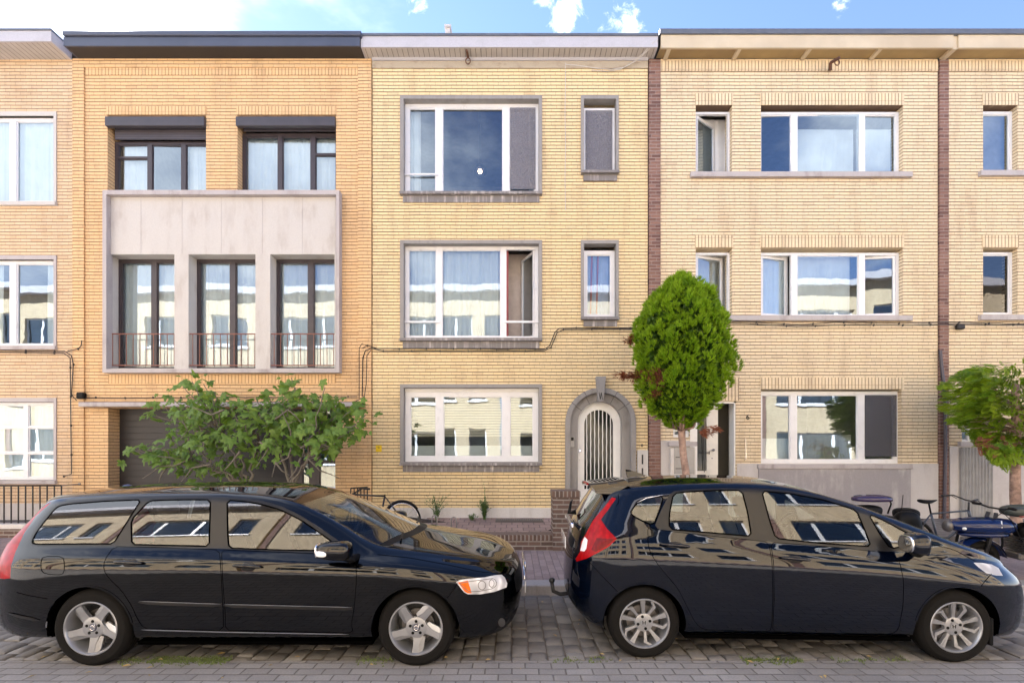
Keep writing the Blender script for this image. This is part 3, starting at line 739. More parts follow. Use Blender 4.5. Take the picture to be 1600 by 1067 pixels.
e = MB(); e.lathe([(.14*math.sin(a), -.14*math.cos(a)) for a in np.linspace(.01, PI-.01, 14)], 24, 'z', (wx(750,10.2), 10.2, wz(268,10.2))); e.build('glass_globe', glass_mat('pink globe glass', (.9,.75,.75), boost=1.5), pen, smooth=True)
# thin white wire
b = MB(); b.tube([(wx(883)+.004*math.sin(k), F-.02, wz(100+230*k/14)) for k in range(15)], .006, 5)
pts = [(1028,62,9.08),(1012,80,9.15),(995,95,9.3),(975,106,9.34),(955,109,9.35),(930,107,9.35),(905,103,9.35),(884,101,9.35)]
b.tube([(wx(a,c), c, wz(q,c)) for a, q, c in pts], .007, 5); b.tube([(wx(a-6,c), c, wz(q+3,c)) for a, q, c in pts[:6]], .006, 5)
b.build('loose_wire', M['concrete'], hC)

# ---------------- number six
xd0, xd1 = wx(1032), wx(1465)
hD = thing('brick_house', 'pale cream brick house numbered 6 with soldier brick lintels and a white open door', 'house', (wx(1250), F, .4))
rows = ((165, 271), (387, 494)); 
hol = []
for a, b_ in rows: hol += [rect(wx(1087), wx(1144), wz(b_), wz(a)), rect(wx(1189), wx(1411), wz(b_), wz(a))]
hol += [rect(wx(1189), wx(1409), wz(724), wz(608)), rect(wx(1052), wx(1078), wz(683), wz(627)), rect(wx(1078)+.001, wx(1150), .47, wz(627))]
shell(hD, xd0, xd1, .4, wz(94)+.02, hol, M['brickD'], FL)
b = MB()
b.box(xd0+.002, xd1-.002, F-.014, F-.0015, wz(112), wz(96))
for (a, c, y0, y1) in ((1086,1145,147,165),(1188,1412,147,165),(1086,1145,368,387),(1188,1412,368,387),(1188,1412,590,608),(1050,1154,590,626)): b.box(wx(a), wx(c), F-.014, F-.0015, wz(y1), wz(y0))
b.each('soldier_course', M['soldD'], hD)
b = MB(); b.box(wx(1078), wx(1422), F-.07, F+.1, wz(279), wz(271)-.001, .005); b.box(wx(1085), wx(1422), F-.07, F+.1, wz(502), wz(494)-.001, .005); b.box(wx(1182), wx(1422), F-.07, F+.1, wz(732), wz(725), .005)
b.each('sill', M['concrete_edge'], hD)
b = MB(); b.box(wx(1184), wx(1420), F-.05, F-.021, .40, wz(732)-.002); b.build('stone_panel', M['panel_stone'], hD)
b = MB(); b.box(wx(1151), wx(1465)-.002, F-.02, F-.0015, .38, wz(724)); b.box(wx(1032)+.002, wx(1077), F-.02, F-.0015, .38, wz(688)); b.each('plinth', M['render_grey'], hD)
wy = F+.10
for k, (a, b_) in enumerate(rows):
    z0, z1 = wz(b_), wz(a); d = wy
    x0, x1 = wx(1087), wx(1144)
    win(hD, x0+.002, x1-.002, z0, z1-.06, wy, (), M['white_pvc'], fw=.04, opened={0: -.62 if k == 0 else -.3}, curtain=[('curtain', -.05, 1.3, 0, 1.1, .25)], cy=.40)
    x0, x1 = wx(1189), wx(1411); fx = lambda p: (wx(p, wy)-x0)/(x1-x0)
    cur = [('curtain', .26, .70, 0, .78, .1), ('curtain', .72, .97, 0, .78, .1)] if k == 0 else [('curtain', .03, .25, 0, 1, .5), ('curtain', .27, .70, .0, 1, .3)]
    win(hD, x0+.002, x1-.002, z0, z1-.06, wy, (fx(1241), fx(1347)), M['white_pvc'], fw=.05, mw=.12, curtain=cur, cy=.1 if k == 0 else .2, opened={} if k == 0 else {0: -.22, 2: .12}, tilt=.012)
x0, x1 = wx(1189), wx(1409); fx = lambda p: (wx(p, wy)-x0)/(x1-x0)
f0 = win(hD, x0+.002, x1-.002, wz(724), wz(608)-.03, wy, (fx(1240), fx(1346)), M['white_pvc'], fw=.07, mw=.13, curtain=[('curtain', .02, .24, 0, .35, .2), ('interior', .28, .70, 0, .4, .2)])
s = MB(); s.box(wx(1352,wy-.02), wx(1405,wy-.02)-.04, wy-.012, wy-.003, wz(713,wy), wz(617,wy)); s.build('insect_screen', mesh_screen('dark insect mesh', (.09,.09,.105), .45), f0)
# small ground window and letter box below
win(hD, wx(1052)+.002, wx(1078)-.002, wz(683)+.002, wz(627)-.002, F+.06, (), M['white_pvc'], fw=.035)
b = MB(); b.box(wx(1046), wx(1084), F-.09, F-.021, .42, wz(700)); nb = b.build('letter_box_block', M['render_white'], hD)
b = MB(); b.box(wx(1043), wx(1086), F-.11, F-.0205, wz(697)+.002, wz(690)); b.build('letter_box_cap', M['concrete_edge'], nb)
b = MB(); b.box(wx(1050.5), wx(1082.5), F-.094, F-.0905, wz(740), wz(698)-.01); b.build('letter_box_plate', M['steel'], nb)
b = MB()
for yq in (713.5, 731): b.box(wx(1053), wx(1067), F-.099, F-.0945, wz(yq+1.2), wz(yq))
b.each('letter_slot', M['black_iron'], nb)
# door
ry = F+.26
b = MB(); b.box(wx(1079), wx(1091), F+.05, ry+.06, .47, wz(629)); b.box(wx(1148), wx(1150)-.001, F+.02, F+.25, .47, wz(629)); b.box(wx(1091)+.001, wx(1148)-.001, F+.03, F+.06, wz(630), wz(628)+.01); b.each('door_frame', M['white_paint'], hD)
b = MB(); X0, X1 = wx(1091), wx(1128); z0, z1 = .49, wz(632)
b.wall(rect(X0, X1, z0, z1), [rect(wx(1095), wx(1110), wz(736), wz(643))], ry-.08, ry-.03); dd = b.build('front_door', M['door_white'], hD)
s = MB(); s.box(wx(1094), wx(1111), ry-.06, ry-.05, wz(737), wz(642)); s.build('door_glass', M['dark_glass'], dd)
s = MB()
for zq in (674, 707): s.tube([(wx(1090.5), ry-.1, wz(zq)), (wx(1114), ry-.1, wz(zq))], .009, 6); [s.tube([(wx(q), ry-.1, wz(zq-2.4)), (wx(q), ry-.1, wz(zq+2.4))], .009, 6) for q in (1091, 1113.5)]
s.tube([(wx(1105), ry-.1, wz(640)), (wx(1104), ry-.1, wz(690)), (wx(1106), ry-.1, wz(738))], .008, 6)
s.build('strap_hinge', M['black_iron'], dd)
s = MB(); s.lathe([(0,-.06),(.02,-.06),(.028,-.045),(.02,-.02),(.012,0)], 14, 'y', (wx(1119.5), ry-.08, wz(703))); s.lathe([(0,-.015),(.01,-.015),(.012,0)], 10, 'y', (wx(1118.5), ry-.08, wz(716))); s.build('handle', M['steel'], dd, smooth=True)
b = MB(); b.box(wx(1078)+.002, wx(1150)-.002, F+.32, F+.36, .47, wz(628)); b.build('hallway_shade_panel', simple('painted hallway shade', (.035,.03,.02), .9), hD)  # near-black panel paints the shade of the unlit hallway
b = MB(); b.box(wx(1150)-.012, wx(1150)-.003, F+.04, F+.2, .48, wz(632)); b.build('hallway_side', simple('olive hallway side', (.11,.10,.06), .8), hD)
text('6', .145, (wx(1168), F-.012, wz(652)), M['number'], hD, 'house_number', .008)
b = MB(); b.tube([(wx(1163), F-.01, wz(684)), (wx(1163), F-.06, wz(686)), (wx(1163.5), F-.06, wz(716)), (wx(1162), F-.01, wz(719))], .009, 8); b.build('grab_handle', M['chrome'], hD)
d = 9.07
b = MB(); b.box(wx(1033,d), wx(1490,d), d, d+.04, wz(75,d), wz(55,d)); b.build('fascia', M['cream_paint'], hD)
b = MB(); b.box(wx(1031,d-.03), wx(1720,d-.03), d-.03, F+4, wz(55,d)+.002, wz(45,d-.03)); b.build('roof', M['lead'], hD)
b = MB(); b.box(wx(1033,d)+.002, wx(1490,d)-.002, d+.042, F-.0, wz(94)+.03, wz(94)+.06); b.build('soffit', M['yellow_soffit'], hD)
for q in (1036, 1143, 1250, 1357, 1468):
    b = MB(); b.box(wx(q), wx(q)+.07, d+.042, F-.002, wz(94)-.02, wz(94)+.028); b.build('eaves_bracket', M['cream_paint'], hD)
b = MB(); b.tube([(wx(1297), F-.0, wz(110)), (wx(1299,9.1), 9.12, wz(97,9.1)), (wx(1311,9.0), 8.98, wz(92,9.0))], .03, 4); b.tube([(wx(1308, 9.1)+.045*math.cos(a), 9.1, wz(98, 9.1)+.055*math.sin(a)) for a in np.linspace(0, 2*PI, 17)], .009, 6); b.build('hoist_hook', M['rust_iron'], hD)
b = MB(); b.box(wx(1466.5), wx(1480.5), F-.03, F+.28, .15, wz(95)); b.build('pilaster', M['brickR'], hD)
b = MB(); b.tube([(wx(1465.5), F-.05, wz(548)), (wx(1467), F-.06, wz(575)), (wx(1472), F-.06, wz(615)), (wx(1473), F-.06, wz(700)), (wx(1471), F-.06, .3)], .028, 10); b.build('downpipe', simple('dark grey downpipe', (.06,.055,.075), .35, metal=.3), hD, smooth=True, angle=50)

# ---------------- right edge house
xe0, xe1 = wx(1482), wx(1930)
hE = thing('brick_house', 'pale brick house with grey rendered base, corrugated panel and feathery conifer before it', 'house', (wx(1600), F, .4))
hol = [rect(wx(1536), wx(1590), wz(b_), wz(a)) for a, b_ in ((165, 268), (387, 491))] + [rect(wx(1503), wx(1528), wz(690), wz(645)), rect(wx(1640), wx(1860), wz(271), wz(165)), rect(wx(1640), wx(1860), wz(491), wz(387)), rect(wx(1640), wx(1860), wz(724), wz(608))]
shell(hE, xe0, xe1, .4, wz(94)+.02, hol, M['brickD'], FL)
b = MB(); b.box(xe0+.002, xe1, F-.014, F-.0015, wz(112), wz(96))
for (y0, y1) in ((147, 165), (368, 387)): b.box(wx(1535), wx(1591), F-.014, F-.0015, wz(y1), wz(y0))
b.each('soldier_course', M['soldD'], hE)
b = MB(); b.box(wx(1528), wx(1870), F-.07, F+.1, wz(277), wz(269)); b.box(wx(1528), wx(1870), F-.07, F+.1, wz(501), wz(493)); b.box(wx(1496), wx(1536), F-.07, F+.1, wz(697), wz(690)); b.each('sill', M['concrete_edge'], hE)
for (a, b_) in ((165, 268), (387, 491)): win(hE, wx(1536)+.002, wx(1590)-.002, wz(b_), wz(a)-.05, F+.1, (), M['white_pvc'], fw=.05, curtain=[('interior', .0, 1, 0, 1, 0)] if a < 200 else None, glass='glass' if a < 200 else 'glass_dark')
for (a, b_) in ((165, 271), (387, 491), (608, 724)): win(hE, wx(1640)+.002, wx(1860)-.002, wz(b_), wz(a)-.05, F+.1, (.25, .72), M['white_pvc'], fw=.05, mw=.1, curtain=[('curtain', .02, .98, 0, 1, 1)])
win(hE, wx(1503)+.002, wx(1528)-.002, wz(690), wz(645)-.002, F+.08, (.7,), M['white_pvc'], fw=.035)
b = MB(); b.box(xe0+.001, wx(1900), F-.03, F-.0015, .38, wz(697)); b.each('plinth', M['render_grey'], hE)
b = MB(); x0, x1, z0, z1 = wx(1497), wx(1547), .45, wz(699); n = 100; vs = []
for k in range(n+1): X = x0+(x1-x0)*k/n; yy = F-.045-.012*math.cos(2*PI*k/10); vs += [(X, yy, z0), (X, yy, z1)]
b.add(vs, [(2*k, 2*k+2, 2*k+3, 2*k+1) for k in range(n)]); b.build('corrugated_panel', M['corrugated'], hE, smooth=True)
b = MB(); b.box(wx(1498,d), wx(1900,d), d, d+.04, wz(75,d), wz(55,d)); b.box(wx(1490,d)+.002, wx(1498,d)-.002, d+.03, F, wz(96), wz(93)+.33); b.build('fascia', M['cream_paint'], hE)
b = MB(); b.box(wx(1498,d)+.002, wx(1900,d), d+.042, F, wz(94)+.03, wz(94)+.06); b.build('soffit', M['yellow_soffit'], hE)

# ---------------- cables along the fronts
def cable(name, label, runs, r=.008, off=.03, clips=True, extra=None, boxes=()):
    b = MB()
    for pts, o in runs:
        P = []
        for i in range(len(pts)-1):
            (a, q), (c, e) = pts[i], pts[i+1]; L = math.hypot(c-a, e-q); n = max(1, int(L/14))
            for k in range(n): u = k/n; P.append((wx(a+(c-a)*u), F-off-o, wz(q+(e-q)*u)+rng.normal(0, .003)))
        P.append((wx(pts[-1][0]), F-off-o, wz(pts[-1][1])))
        b.tube(P, r, 6)
        if clips:
            for k in range(1, len(P), 3): b.box(P[k][0]-.006, P[k][0]+.006, P[k][1]-.012, F-.02 if False else P[k][1]+.02, P[k][2]-.018, P[k][2]+.018)
    for (a, q, s, h) in boxes: b.box(wx(a-s), wx(a+s), F-.10, F-.01, wz(q+h), wz(q-h), .02)
    return tag(b.build(name, M['cable'], smooth=False), label, 'cable')
cable('wall_cable', 'black cables clipped under the windows of the yellow brick house', [([(566,545),(575,540),(590,545),(610,545),(850,546),(858,541),(863,530),(867,519),(874,514),(900,513),(1012,513)], 0), ([(567,620),(568,560),(572,548),(582,545),(600,549),(850,549),(861,543),(866,531),(870,521),(880,516),(1012,515)], .015)], r=.0085)
cable('wall_cable', 'black cables hanging down beside the garage house, near the fig tree', [([(562,622),(562,545),(566,538),(575,541)], 0), ([(556,628),(570,620),(573,600),(574,556),(580,548)], 0)], r=.0075)
cable('wall_cable', 'black cables with junction box crossing the cream house numbered 6', [([(1032,505),(1150,504),(1250,509),(1300,505),(1400,507),(1478,505),(1600,508),(1720,509)], .05), ([(1032,508),(1150,507),(1240,512),(1330,509),(1420,510),(1490,508),(1720,512)], .06)], boxes=[(1496, 512, 6, 4)])
cable('wall_cable', 'black cables running from under the tan house window to the garage canopy', [([(-100,548),(0,548),(105,550),(116,556),(119,570),(117,600),(116,618),(124,626)], .03), ([(-100,551),(0,551),(104,553),(114,560),(116,740),(104,744)], .03), ([(110,549),(126,546),(131,541),(132,533)], .03), ([(139,622),(200,622),(560,620)], .04)], r=.008)

# ---------------- opposite terrace, seen in the windows and the car paint
OY = -3.3
hO = thing('terrace_house', 'tan brick terrace house across the street, seen only mirrored in glass and paint', 'house', (0, OY, 0), group='terrace houses across the street, seen only as reflections')
def bw(mb, outer, holes, y0, y1): mb.poly(outer, holes, lambda u, v, k: (u, OY - (y1 if k else y0), v))
ho = []
for (z0, z1) in ((1.2, 2.7), (4.0, 5.4), (6.7, 8.1)): ho += [rect(-2.2, .9, z0, z1), rect(1.5, 2.3, z0, z1)]
b = MB(); bw(b, rect(-2.95, 2.95, 0, 9.2), ho, 0, .25); b.build('wall', M['brickO'], hO)
b = MB(); b.box(-2.95, 2.95, OY-.6, OY-.5, 0, 9.2); b.build('interior_wall', simple('opposite room', (.16,.17,.18), .9), hO)
for h in ho:
    (x0, z0), (x1, _), (_, z1) = h[0], h[1], h[2]
    b = MB(); hs = []; n = 3 if x1-x0 > 2 else 1; fr_ = (0, .25, .75, 1) if n == 3 else (0, 1)
    for k in range(n): hs.append(rect(x0+(x1-x0)*fr_[k]+.06, x0+(x1-x0)*fr_[k+1]-.06, z0+.07, z1-.07))
    bw(b, rect(x0, x1, z0, z1), hs, .12, .18); b.box(x0-.05, x1+.05, OY-.05, OY+.06, z0-.08, z0); f_ = b.build('window', M['white_pvc'], hO)
    b = MB()
    for q in hs: b.add([(q[0][0], OY-.15, q[0][1]), (q[1][0], OY-.15, q[0][1]), (q[1][0], OY-.15, q[2][1]), (q[0][0], OY-.15, q[2][1])], [(0,3,2,1)])
    b.build('pane', M['glass'], f_)
    b = MB(); q = hs[-1]; b.box(q[0][0], q[1][0], OY-.3, OY-.28, z0, z1); b.build('curtain', M['curtain'], f_)
b = MB(); b.box(-3, 3, OY, OY+.35, 9.15, 9.45); b.build('fascia', M['fascia_white'], hO)
b = MB(); b.box(-3, 3, OY-4, OY-.6, 9.2, 9.4); b.build('roof', M['lead'], hO)
b = MB(); b.box(-2.95, -2.75, OY-.001, OY+.04, 0, 9.14); b.build('pilaster', M['brickR'], hO)
hO.location.x = -3.1
ORG[hO] = Vector(hO.location)
for k in (-4, -3, -2, -1, 1, 2, 3, 4):
    c = copy_tree(hO); c.location.x = -3.1 + 6.02*k
# ================================================================= CARS
def paint(name, base, flake):
    m, t, b = new_mat(name); p = t.obj()
    b.inputs['Base Color'].default_value = (*base, 1)
    b.inputs['Metallic'].default_value = 0; b.inputs['Roughness'].default_value = .35; b.inputs['Specular IOR Level'].default_value = .0
    b.inputs['Specular Tint'].default_value = (*flake, 1)
    b.inputs['Coat Weight'].default_value = 1; b.inputs['Coat IOR'].default_value = 1.5
    d = t.noise(p, 3.5, 5, .65); t.put(b.inputs['Coat Roughness'], t.mr(d, .45, .8, .006, .02))
    wv = t.noise(p, 1.6, 1); t.put(b.inputs['Coat Normal'], t.bump(wv, .5, .0012))
    return m
M['paint_black'] = paint('black blue car paint', (.0004, .0004, .0006), (.3, .4, .8))
M['paint_blue'] = paint('dark navy car paint', (.0007, .0018, .006), (.2, .4, 1))
M['car_trim'] = simple('satin black window trim', (.008, .007, .0065), .32, var=.05, spec=.4)
M['gap'] = simple('dark panel gap', (.001, .001, .001), .9, spec=0)
M['rubber'] = simple('tyre rubber', (.0055, .0048, .0044), .85, var=.2, scale=25, bump=.3, spec=.18)
M['alloy'] = simple('silver alloy', (.34, .345, .365), .34, metal=.7, var=.06)
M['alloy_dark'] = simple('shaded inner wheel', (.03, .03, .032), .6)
M['disc'] = simple('brake disc', (.16, .15, .145), .45, metal=.8)
M['seat'] = simple('car seat fabric', (.05, .045, .04), .9)
M['seat_light'] = simple('light seat fabric', (.22, .19, .15), .9)
M['car_glass'] = glass_mat('car side glass', (.52, .58, .55), ior=1.55, boost=1.7, wav=.0006, wscale=1.3)
M['car_glass_front'] = glass_mat('windscreen glass', (.50, .58, .55), ior=1.52, boost=1.8, wav=.0003)
def lamp_mat(name, col, c2, scale=40, clear=.5):
    m, t, b = new_mat(name); p = t.obj()
    v = t.new('ShaderNodeTexVoronoi', feature='SMOOTH_F1'); t.put(v.inputs['Vector'], t.scale(p, (1, 1, .45))); v.inputs['Scale'].default_value = scale
    t.put(b.inputs['Base Color'], t.mix(t.mr(v.outputs['Distance'], .1, .6), (*col, 1), (*c2, 1)))
    b.inputs['Roughness'].default_value = .35; b.inputs['Specular IOR Level'].default_value = .08; b.inputs['Coat Weight'].default_value = .22; b.inputs['Coat Roughness'].default_value = .02
    return m
M['lamp_red'] = lamp_mat('red tail lamp', (.34, .002, .004), (.22, .0012, .002))
M['lamp_red_dark'] = lamp_mat('deep red tail lamp', (.16, .0015, .003), (.10, .001, .002))
M['lamp_orange'] = lamp_mat('amber indicator', (.85, .20, .02), (.7, .12, .01))
M['lamp_clear'] = lamp_mat('clear head lamp', (.78, .78, .80), (.35, .35, .37), 18)
M['lamp_white'] = simple('white reversing lamp', (.72, .72, .74), .2, coat=1)

def gsm(a, sig, axis, pad):
    k = np.arange(-int(3*sig+1), int(3*sig+1)+1); g = np.exp(-.5*(k/sig)**2); g /= g.sum()
    n = len(k)//2; a = np.moveaxis(a, axis, 0); P = pad(a, n)
    out = sum(g[i]*P[i:i+a.shape[0]] for i in range(len(k))); return np.moveaxis(out, 0, axis)

class Body:
    """smooth car surface: rows run from the sill (0) to the roof centre line (K-1), stations from tail to nose"""
    def __init__(s, spec):
        K = len(spec['rows']); xa, xb = spec['xa'], spec['xb']; du = .03
        xm = np.arange(xa, xb+1e-6, du); nm = len(xm); ne = 22
        th = np.linspace(0, PI/2, ne+1)[1:]
        rows = []
        for k, r in enumerate(spec['rows']):
            zx, wv = np.array(r['z']), np.array(r['w'])
            z = np.interp(xm, zx[:,0], zx[:,1]); w_ = np.interp(xm, wv[:,0], wv[:,1])
            ef, er = r.get('ef', .75), r.get('er', .7)
            xf, zf = r['f']; xr, zr = r['r']
            sx = np.sin(th)**1.0; cx = np.cos(th)
            Xf = xb+(xf-xb)*np.abs(np.sin(th))**ef; Wf = w_[-1]*np.abs(cx)**ef; Zf = z[-1]+(zf-z[-1])*np.sin(th)**1.2
            Xr = xa+(xr-xa)*np.abs(np.sin(th))**er; Wr = w_[0]*np.abs(cx)**er; Zr = z[0]+(zr-z[0])*np.sin(th)**1.2
            rows.append(np.stack([np.r_[Xr[::-1], xm, Xf], np.r_[Wr[::-1], w_, Wf], np.r_[Zr[::-1], z, Zf]], -1))
        A = np.stack(rows, 1)        # stations x K x 3
        mid = A[A.shape[0]//2]
        seg = [max(2, int(round(np.linalg.norm(mid[i+1]-mid[i])/.022))) for i in range(K-1)]
        vk = [0]
        cols = []
        for i in range(K-1):
            for q in range(seg[i]): cols.append(A[:,i]+(A[:,i+1]-A[:,i])*q/seg[i])
            vk.append(vk[-1]+seg[i])
        cols.append(A[:,-1]); L = np.stack(cols, 1); s.vk = vk
        def pad_u(a, n):
            f = a[1:n+1][::-1].copy(); f[...,1] *= -1; g = a[-n-1:-1][::-1].copy(); g[...,1] *= -1
            return np.concatenate([f, a, g])
        def pad_v(a, n):
            g = a[-n-1:-1][::-1].copy(); g[...,1] *= -1
            f = 2*a[0]-a[1:n+1][::-1]
            return np.concatenate([f, a, g])
        L = gsm(L, spec.get('su', 1.7), 0, pad_u); L = gsm(L, spec.get('sv', 1.25), 1, pad_v)
        L[0,:,1] = 0; L[-1,:,1] = 0; L[:,-1,1] = 0
        s.L = L; s.nu, s.nv = L.shape[:2]; s.ne = ne
        tu = np.gradient(L, axis=0); tv = np.gradient(L, axis=1)
        # exact tangents on mirror lines
        N = np.cross(tu, tv); N[...] = N/np.maximum(np.linalg.norm(N, axis=-1, keepdims=True), 1e-9)
        c = L.reshape(-1,3).mean(0)
        side = N[s.nu//2, s.nv//3]
        if side[1] < 0: N = -N
        N[:,-1,1] = 0; N[0,:,1] = 0; N[-1,:,1] = 0
        N = N/np.maximum(np.linalg.norm(N, axis=-1, keepdims=True), 1e-9)
        Nm = gsm(N, spec.get('sn', 5), 0, pad_u)
        N = Nm/np.maximum(np.linalg.norm(Nm, axis=-1, keepdims=True), 1e-9); s.N = N
    def at(s, uv, A=None):
        A = s.L if A is None else A; uv = np.atleast_2d(np.asarray(uv, float))
        u = np.clip(uv[:,0], 0, s.nu-1-1e-6); v = np.clip(uv[:,1], 0, s.nv-1-1e-6)
        i = u.astype(int); j = v.astype(int); a = (u-i)[:,None]; b = (v-j)[:,None]
        return A[i,j]*(1-a)*(1-b)+A[i+1,j]*a*(1-b)+A[i,j+1]*(1-a)*b+A[i+1,j+1]*a*b
    def nrm(s, uv):
        n = s.at(uv, s.N); return n/np.maximum(np.linalg.norm(n, axis=1, keepdims=True), 1e-9)
    def near(s, uv, off=0.0):      # camera side: y negative
        p = s.at(uv)+s.nrm(uv)*off; p[:,1] *= -1; return p
    def set_view(s, loc, rz):
        P = s.L.copy(); P[...,1] *= -1; ca, sa = math.cos(rz), math.sin(rz)
        X = P[...,0]*ca-P[...,1]*sa+loc[0]; Y = P[...,0]*sa+P[...,1]*ca+loc[1]; Z = P[...,2]+loc[2]
        s.PX = np.stack([HX+FPX*X/Y, HY-FPX*(Z-CAMZ)/Y], -1)
        n = s.N.copy(); n[...,1] *= -1; nx = n[...,0]*ca-n[...,1]*sa; ny = n[...,0]*sa+n[...,1]*ca
        s.face = (nx*X+ny*Y+n[...,2]*(Z-CAMZ)) < 0
        s.XZ = s.L[...,[0,2]]
    def inv(s, q, G, mask=None, u0=0, u1=None, v0=0, v1=None):
        u1 = u1 or s.nu-1; v1 = v1 if v1 is not None else s.nv-1
        out = []
        D0 = None
        for p in q:
            D = ((G-np.array(p))**2).sum(-1)
            if mask is not None: D = np.where(mask, D, 1e9)
            D[:u0] = 1e9; D[u1+1:] = 1e9; D[:,:v0] = 1e9; D[:,v1+1:] = 1e9
            i, j = np.unravel_index(np.argmin(D), D.shape); uv = np.array([i, j], float)
            for _ in range(6):
                a = s.at([uv], G)[0]; e = .25
                ju = (s.at([uv+[e,0]], G)[0]-s.at([uv-[e,0]], G)[0])/(2*e); jv = (s.at([uv+[0,e]], G)[0]-s.at([uv-[0,e]], G)[0])/(2*e)
                J = np.stack([ju, jv], 1)
                if abs(np.linalg.det(J)) < 1e-9: break
                st = np.linalg.solve(J, np.array(p)-a); st = np.clip(st, -1, 1)
                uv = np.clip(uv+st, [max(u0,i-2.5), max(v0,j-2.5)], [min(u1,i+2.5), min(v1,j+2.5)])
            out.append(uv)
        return out
    def px(s, pts, closed=True, rnd=1, step=7, **kw):
        return s.inv(dens(pts, closed, rnd, step), s.PX, s.face, **kw)
    def xz(s, pts, closed=True, rnd=0, step=.03, v1=None):
        m = np.ones(s.L.shape[:2], bool); m[:s.ne//2] = False; m[-s.ne//2:] = False
        return s.inv(dens(pts, closed, rnd, step), s.XZ, m, v1=v1)

def dens(pts, closed=True, rnd=1, step=7):
    P = [np.array(p, float) for p in pts]
    for _ in range(rnd):
        Q = []; n = len(P)
        for i in range(n if closed else n-1):
            a, b = P[i], P[(i+1)%n]; d = np.linalg.norm(b-a); t = min(.25, (step*.8)/max(d, 1e-6))
            if not closed and i == 0: Q.append(a)
            else: Q.append(a+(b-a)*t)
            if not closed and i == n-2: Q.append(b)
            else: Q.append(a+(b-a)*(1-t))
        P = Q
    out = []; n = len(P)
    for i in range(n if closed else n-1):
        a, b = P[i], P[(i+1)%n]; k = max(1, int(np.linalg.norm(b-a)/step))
        out += [a+(b-a)*q/k for q in range(k)]
    if not closed: out.append(P[-1])
    return out

def inside(pts, poly):
    x, y = pts[:,0], pts[:,1]; r = np.zeros(len(pts), bool); P = np.array(poly); n = len(P); j = n-1
    for i in range(n):
        xi, yi, xj, yj = P[i,0], P[i,1], P[j,0], P[j,1]
        if yi != yj:
            c = ((yi > y) != (yj > y)) & (x < (xj-xi)*(y-yi)/(yj-yi)+xi); r ^= c
        j = i
    return r

def skin(B, feats):
    """feats: ordered list (key, polygon, mode) mode 'both' or 'near'; later wins. Returns {key: (verts, faces, normals)}"""
    pts = []; ed = []
    polys = [f[1] for f in feats]
    for pl in polys:
        o = len(pts); pts += [Vector((float(a), float(b))) for a, b in pl]; n = len(pl); ed += [(o+i, o+(i+1)%n) for i in range(n)]
    o = len(pts)
    bd = [(u, 0) for u in range(0, B.nu)] + [(B.nu-1, v) for v in range(1, B.nv)] + [(u, B.nv-1) for u in range(B.nu-2, -1, -1)] + [(0, v) for v in range(B.nv-2, 0, -1)]
    pts += [Vector((float(a), float(b))) for a, b in bd]; ed += [(o+i, o+(i+1)%len(bd)) for i in range(len(bd))]
    for u in range(1, B.nu-1):
        st = 2 if B.ne < u < B.nu-B.ne else 1
        for v in range(1, B.nv-1):
            if u % st == 0 and (v % 2 == (u//st) % 2 or st == 1): pts.append(Vector((u, float(v))))
    v, e, f, *_ = delaunay_2d_cdt(pts, ed, [], 0, 1e-4)
    V = np.array([(p.x, p.y) for p in v]); T = np.array([t[:3] for t in f])
    cen = V[T].mean(1)
    a = V[T[:,1]]-V[T[:,0]]; b = V[T[:,2]]-V[T[:,0]]; cr = a[:,0]*b[:,1]-a[:,1]*b[:,0]
    ok = np.abs(cr) > 1e-7; T = T[ok]; cen = cen[ok]; cr = cr[ok]
    P3 = B.at(V); N3 = B.nrm(V)
    out = {}
    key = np.zeros(len(T), int)
    for i, ft in enumerate(feats): key[inside(cen, ft[1])] = i+1
    names = ['body'] + [ft[0] for ft in feats]
    for i, nm in enumerate(names):
        sel = T[key == i]
        if len(sel) == 0: continue
        out.setdefault(nm, []).append(sel)
    res = {}
    for nm, ls in out.items():
        t_ = np.concatenate(ls); used, invx = np.unique(t_, return_inverse=True); t_ = invx.reshape(t_.shape)
        res[nm] = (P3[used], t_, N3[used])
    return res

def fit_normals(datas):
    P = np.concatenate([d[0] for d in datas]); N = np.concatenate([d[2] for d in datas])
    A = np.stack([np.ones(len(P)), P[:,0], P[:,2]], 1); c, *_ = np.linalg.lstsq(A, N, rcond=None)
    print('glass fit', c.tolist(), N.mean(0))
    xm, zm = P[:,0].mean(), P[:,2].mean()
    for d in datas:
        x, z = d[0][:,0]-xm, d[0][:,2]-zm; m = N.mean(0)
        n = np.stack([m[0]+.045*x, np.full(len(x), m[1]), m[2]*.92+.30*z], 1); d[2][:] = n/np.linalg.norm(n, axis=1, keepdims=True)

def emit(name, data, mat, parent, side=-1, both=False, off=0.0, inset=0):
    """side -1 = camera side (y negative)"""
    P, T, N = data; parts = []
    vs = []; fs = []; ns = []
    for sd in ((-1, 1) if both else (side,)):
        p = P+N*off; p = p.copy(); n = N.copy(); p[:,1] *= sd; n[:,1] *= sd
        # orient faces along the normals
        a, b, c = p[T[:,0]], p[T[:,1]], p[T[:,2]]
        fn = np.cross(b-a, c-a); flip = (fn*n[T].mean(1)).sum(1) < 0
        t = T.copy(); t[flip] = t[flip][:, ::-1]
        o = len(vs); vs += p.tolist(); ns += n.tolist(); fs += (t+o).tolist()
    me = bpy.data.meshes.new(name); me.from_pydata(vs, [], fs); me.materials.append(mat)
    me.polygons.foreach_set('use_smooth', [True]*len(fs))
    me.normals_split_custom_set_from_vertices([Vector(n) for n in ns])
    o = bpy.data.objects.new(name, me); COL.objects.link(o); o.parent = parent; return o

